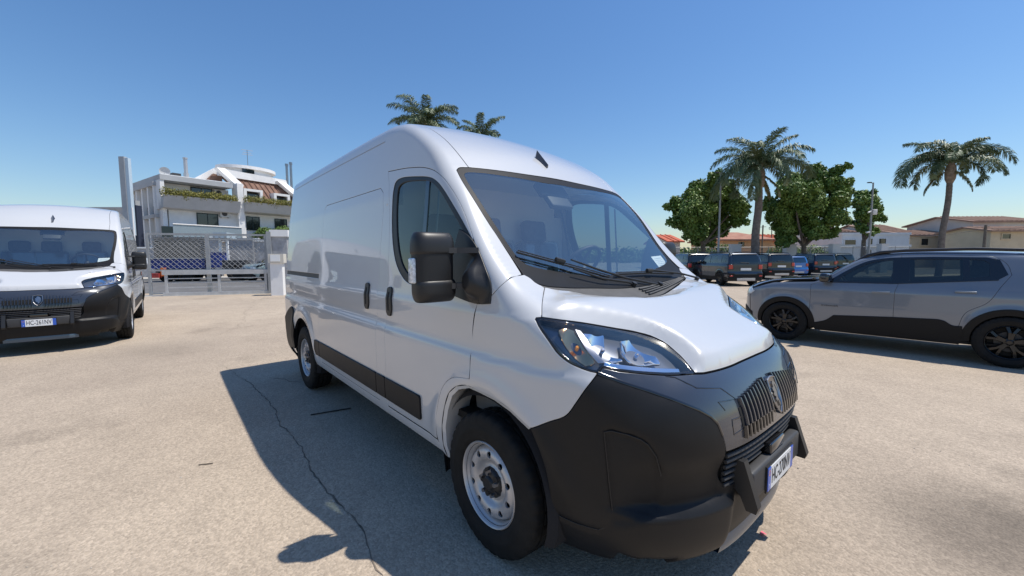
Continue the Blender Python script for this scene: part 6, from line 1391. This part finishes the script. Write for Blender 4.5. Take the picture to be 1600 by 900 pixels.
house('two_storey_house','two-storey beige house with layered brown roofs at right edge',1516,1625,346,48,GW,TB,'gable',334,[(1520,1530,356,362),(1517,1526,372,382),(1545,1549,364,371),(1560,1568,366,372)])
house('lower_wing','projecting lower wing with sloping roof on the rightmost house',1545,1640,360,43,BW,TB,'gable',352,[(1562,1575,366,373)],dep=5)
house('garden_wall_house','low white garden building in front of the long white house',1300,1420,386,42,M['wallp'],M['wallp'],'flat',None,[(1345,1360,390,398)],dep=3,cat='outbuilding')
house('grey_block','distant grey flat-roofed building behind the left van',140,205,327,60,M['render_g'],M['render_g'],'flat',None,[],dep=10,cat='building')
tp=thing('sign_pylon','very tall slim grey pylon beside the left edge of the villa','pylon',tuple(gat(206,32)),math.atan2(CR.y,CR.x))
hz=at(206,248,32).z
MB().box((-.12,0,hz/2),(.42,.3,hz)).build('grey_face',M['render_g'],tp); MB().box((.22,.03,hz/2+1.6),(.26,.26,hz-3.4)).build('pale_face',mat('pale_blue_panel',(.50,.60,.68),rough=.3,coat=.5),tp)
tp2=thing('dark_column','dark blue-grey clad column right of the tall pylon','column',tuple(gat(217,33)),math.atan2(CR.y,CR.x)); hz=at(217,322,33).z
MB().box((0,0,hz/2),(.62,.5,hz)).build('cladding',mat('dark_blue_cladding',(.035,.045,.075),rough=.5),tp2); MB().box((0,0,hz+.2),(.45,.4,.4)).build('cap',M['render_g'],tp2)
# fence with white pillars
def fp(px,d=36.5): return gat(px,d)
ff=thing('mesh_fence','grey wire mesh fence on thin posts behind the parked cars','fence',(0,0,0))
xs=list(range(1046,1440,22))
for px in xs:
    p=fp(px); MB().tube([p,p+Vector((0,0,2.35))],.035,6).build('post',M['galv'],ff)
a=fp(xs[0]); c=fp(xs[-1]); b=MB(); L_=(c-a).length; dd=(c-a).normalized()
for z in (.3,1.3,2.32): b.tube([a+Vector((0,0,z)),c+Vector((0,0,z))],.015,4)
b.build('line_wire',M['galv'],ff)
b=MB(); s=.16; k=-2.2
while k<L_:
    for sg in (1,-1):
        u0,u1=(k,k+2.0) if sg>0 else (k+2.0,k); z0,z1=.3,2.3
        if min(u0,u1)<0 or max(u0,u1)>L_: continue
        b.tube([a+dd*u0+Vector((0,0,z0)),a+dd*u1+Vector((0,0,z1))],.007,3,cap=False)
    k+=s
tag(b.build('mesh_wire',M['galvd'],ff),kind='stuff')
for px,w_,lb in ((1148,15,'white square pillar in the fence left of the tall palm base'),(1233,15,'white square pillar in the fence under the largest tree'),(1303,12,'white square pillar in the fence before the long white house'),(1378,11,'white square pillar in the fence seen just above the grey car bonnet')):
    p=gat(px,36); t=thing('fence_pillar',lb,'pillar',tuple(p),math.atan2(CR.y,CR.x),'white pillars along the fence'); ww=w_*36/CF
    MB().box((0,0,1.25),(ww,.5,2.5)).build('shaft',M['wallp'],t); MB().box((0,0,2.53),(ww+.08,.58,.08)).build('cap',M['wallp'],t)
def lamp(label,px,ytop,d,arm,extras=False):
    p=gat(px,d); H=at(px,ytop,d).z; t=thing('street_lamp',label,'street lamp',tuple(p),math.atan2(CR.y,CR.x),'street lamps by the fence')
    MB().tube([(0,0,0),(0,0,H)],[.085,.055],10).build('post',M['galv'],t); MB().tube([(0,0,H-.05),(-arm*.5,0,H)],.035,6).build('arm',M['galv'],t); MB().box((-arm*.75,0,H+.01),(arm*.6,.22,.07),bev=.02).build('lamp_head',M['plastic2'],t)
    if extras:
        MB().box((.22,0,H-2.35),(.34,.25,.42),bev=.03).build('control_box',M['render_w'],t); MB().tube([(-.35,-.1,H-2.4),(0,0,H-2.25)],.06,6).build('camera',M['render_w'],t); MB().tube([(-.4,-.1,H-4.0),(-.05,0,H-3.95)],.07,6).build('camera',M['render_w'],t)
lamp('slim street lamp in front of the left round tree',1122,272,30,.42); lamp('street lamp carrying a white box and cameras near the small tree',1357,287,33,.42,True)
for px,y,d,lb,h in ((1190,352,44,'thin utility pole behind the tall palm',.07),(1204,356,47,'thin pale utility pole above the small red roof',.05),(1536,352,42,'brown timber pole before the rightmost houses',.11)):
    p=gat(px,d); H=at(px,y,d).z; t=thing('utility_pole',lb,'pole',tuple(p)); MB().tube([(0,0,0),(0,0,H)],[h*1.2,h],8).build('shaft',M['bark'],t); MB().tube([p*0+Vector((-.3,0,H-.2)),Vector((.3,0,H-.2))],.03,5).build('crossarm',M['bark'],t)
ca=thing('overhead_cable','dark overhead cable strung past the rightmost houses','cable',(0,0,0)); p0=at(1420,372,42); p1=at(1536,358,42); p2=at(1640,352,42)
MB().tube([p0,p0.lerp(p1,.5)-Vector((0,0,.15)),p1,p1.lerp(p2,.5)-Vector((0,0,.1)),p2],.022,4).build('wire',M['plastic'],ca)

# far tree line beyond the street and the car park, reads as one mass
cl_=[]; rg=random.Random(77)
for k in range(150):
    a=R(rg.uniform(112,171)); D=rg.uniform(95,125); r=rg.uniform(1.3,2.4); cl_.append((CPOS[0]+D*math.cos(a),CPOS[1]+D*math.sin(a),r*.6,r*1.5,r*1.5,r))
leaf_cloud('distant_wood',cl_,26000,.45,M['leaf'],None,88,.7,'stuff',.6)

# ================================================================= vehicles in place
v1=build_van('white panel van nearest the camera filling the middle of the view','white high-roof panel vans','HC-270NV')
v2=copy_tree(v1); v2['label']='second white panel van further back at the left edge, seen from its front'
v2.location=(-8.998,-3.692,0); v2.rotation_euler=(0,0,-.013)
for pt in KIDS[v2.name]:
    if pt.name.startswith('number_plate'):
        old=[k for k in KIDS[pt.name] if k.name.startswith('lettering')][0]
        old.data=text_mesh('lettering','HC-261NV',.098,M['ink'],.262,f=lambda x,y,z:Vector((1.0116+z,x,.512+y)))
suv=build_car('grey_suv','grey two-tone estate SUV with black bonnet parked across the right side','car',None,SUV,SUVS,'grey',1,'AVENGER')
yaw=3.1826; l=(-math.sin(yaw),math.cos(yaw)); place(suv,-.681-l[0]*.905,6.218-l[1]*.905,yaw)
GR='compact SUVs parked in a row'
r1=build_car('parked_suv','dark navy compact SUV parked nearest in the row, seen from behind','car',GR,REN,RENS,'navy',0)
def rear_at(o,px,d,deg): 
    p=gat(px,d); a=R(deg); place(o,p.x+3.35*math.cos(a),p.y+3.35*math.sin(a),a)
rear_at(r1,1166,20,140)
for px,d,deg,lb,sw in ((1222,25.5,140,'black compact SUV parked second in the row behind the navy one',{'car_paint_navy':M['black']}),
    (1291,30.5,140,'dark blue compact SUV parked just beyond the small blue car',{}),
    (1322,34,140,'dark green compact SUV furthest along the row beside the grey car roof',{'car_paint_navy':mat('car_paint_dark_green',(.012,.03,.028),rough=.3,metal=.3,coat=1)}),
    (1098,23.5,140,'black compact SUV half hidden behind the nearest navy one at left',{'car_paint_navy':M['black']})):
    o=copy_tree(r1,None,sw); o['label']=lb; rear_at(o,px,d,deg)
o=copy_tree(r1,None,{'car_paint_navy':mat('car_paint_bright_blue',(.015,.16,.50),rough=.3,coat=1),'cladding_plastic':mat('car_paint_bright_blue_low',(.015,.14,.45),rough=.35,coat=1)}); o['label']='small bright blue hatchback parked between two dark SUVs'; rear_at(o,1256,29,140); o.scale=(.86,.86,.88)
o=copy_tree(r1,None,{'car_paint_navy':mat('car_paint_silver_green',(.30,.38,.38),rough=.3,metal=.4,coat=1)}); o['label']='pale silver car parked across the street behind the gate'; o['group']='cars across the street'; q=gp(1.3,9.6); place(o,q.x,q.y,R(-70))
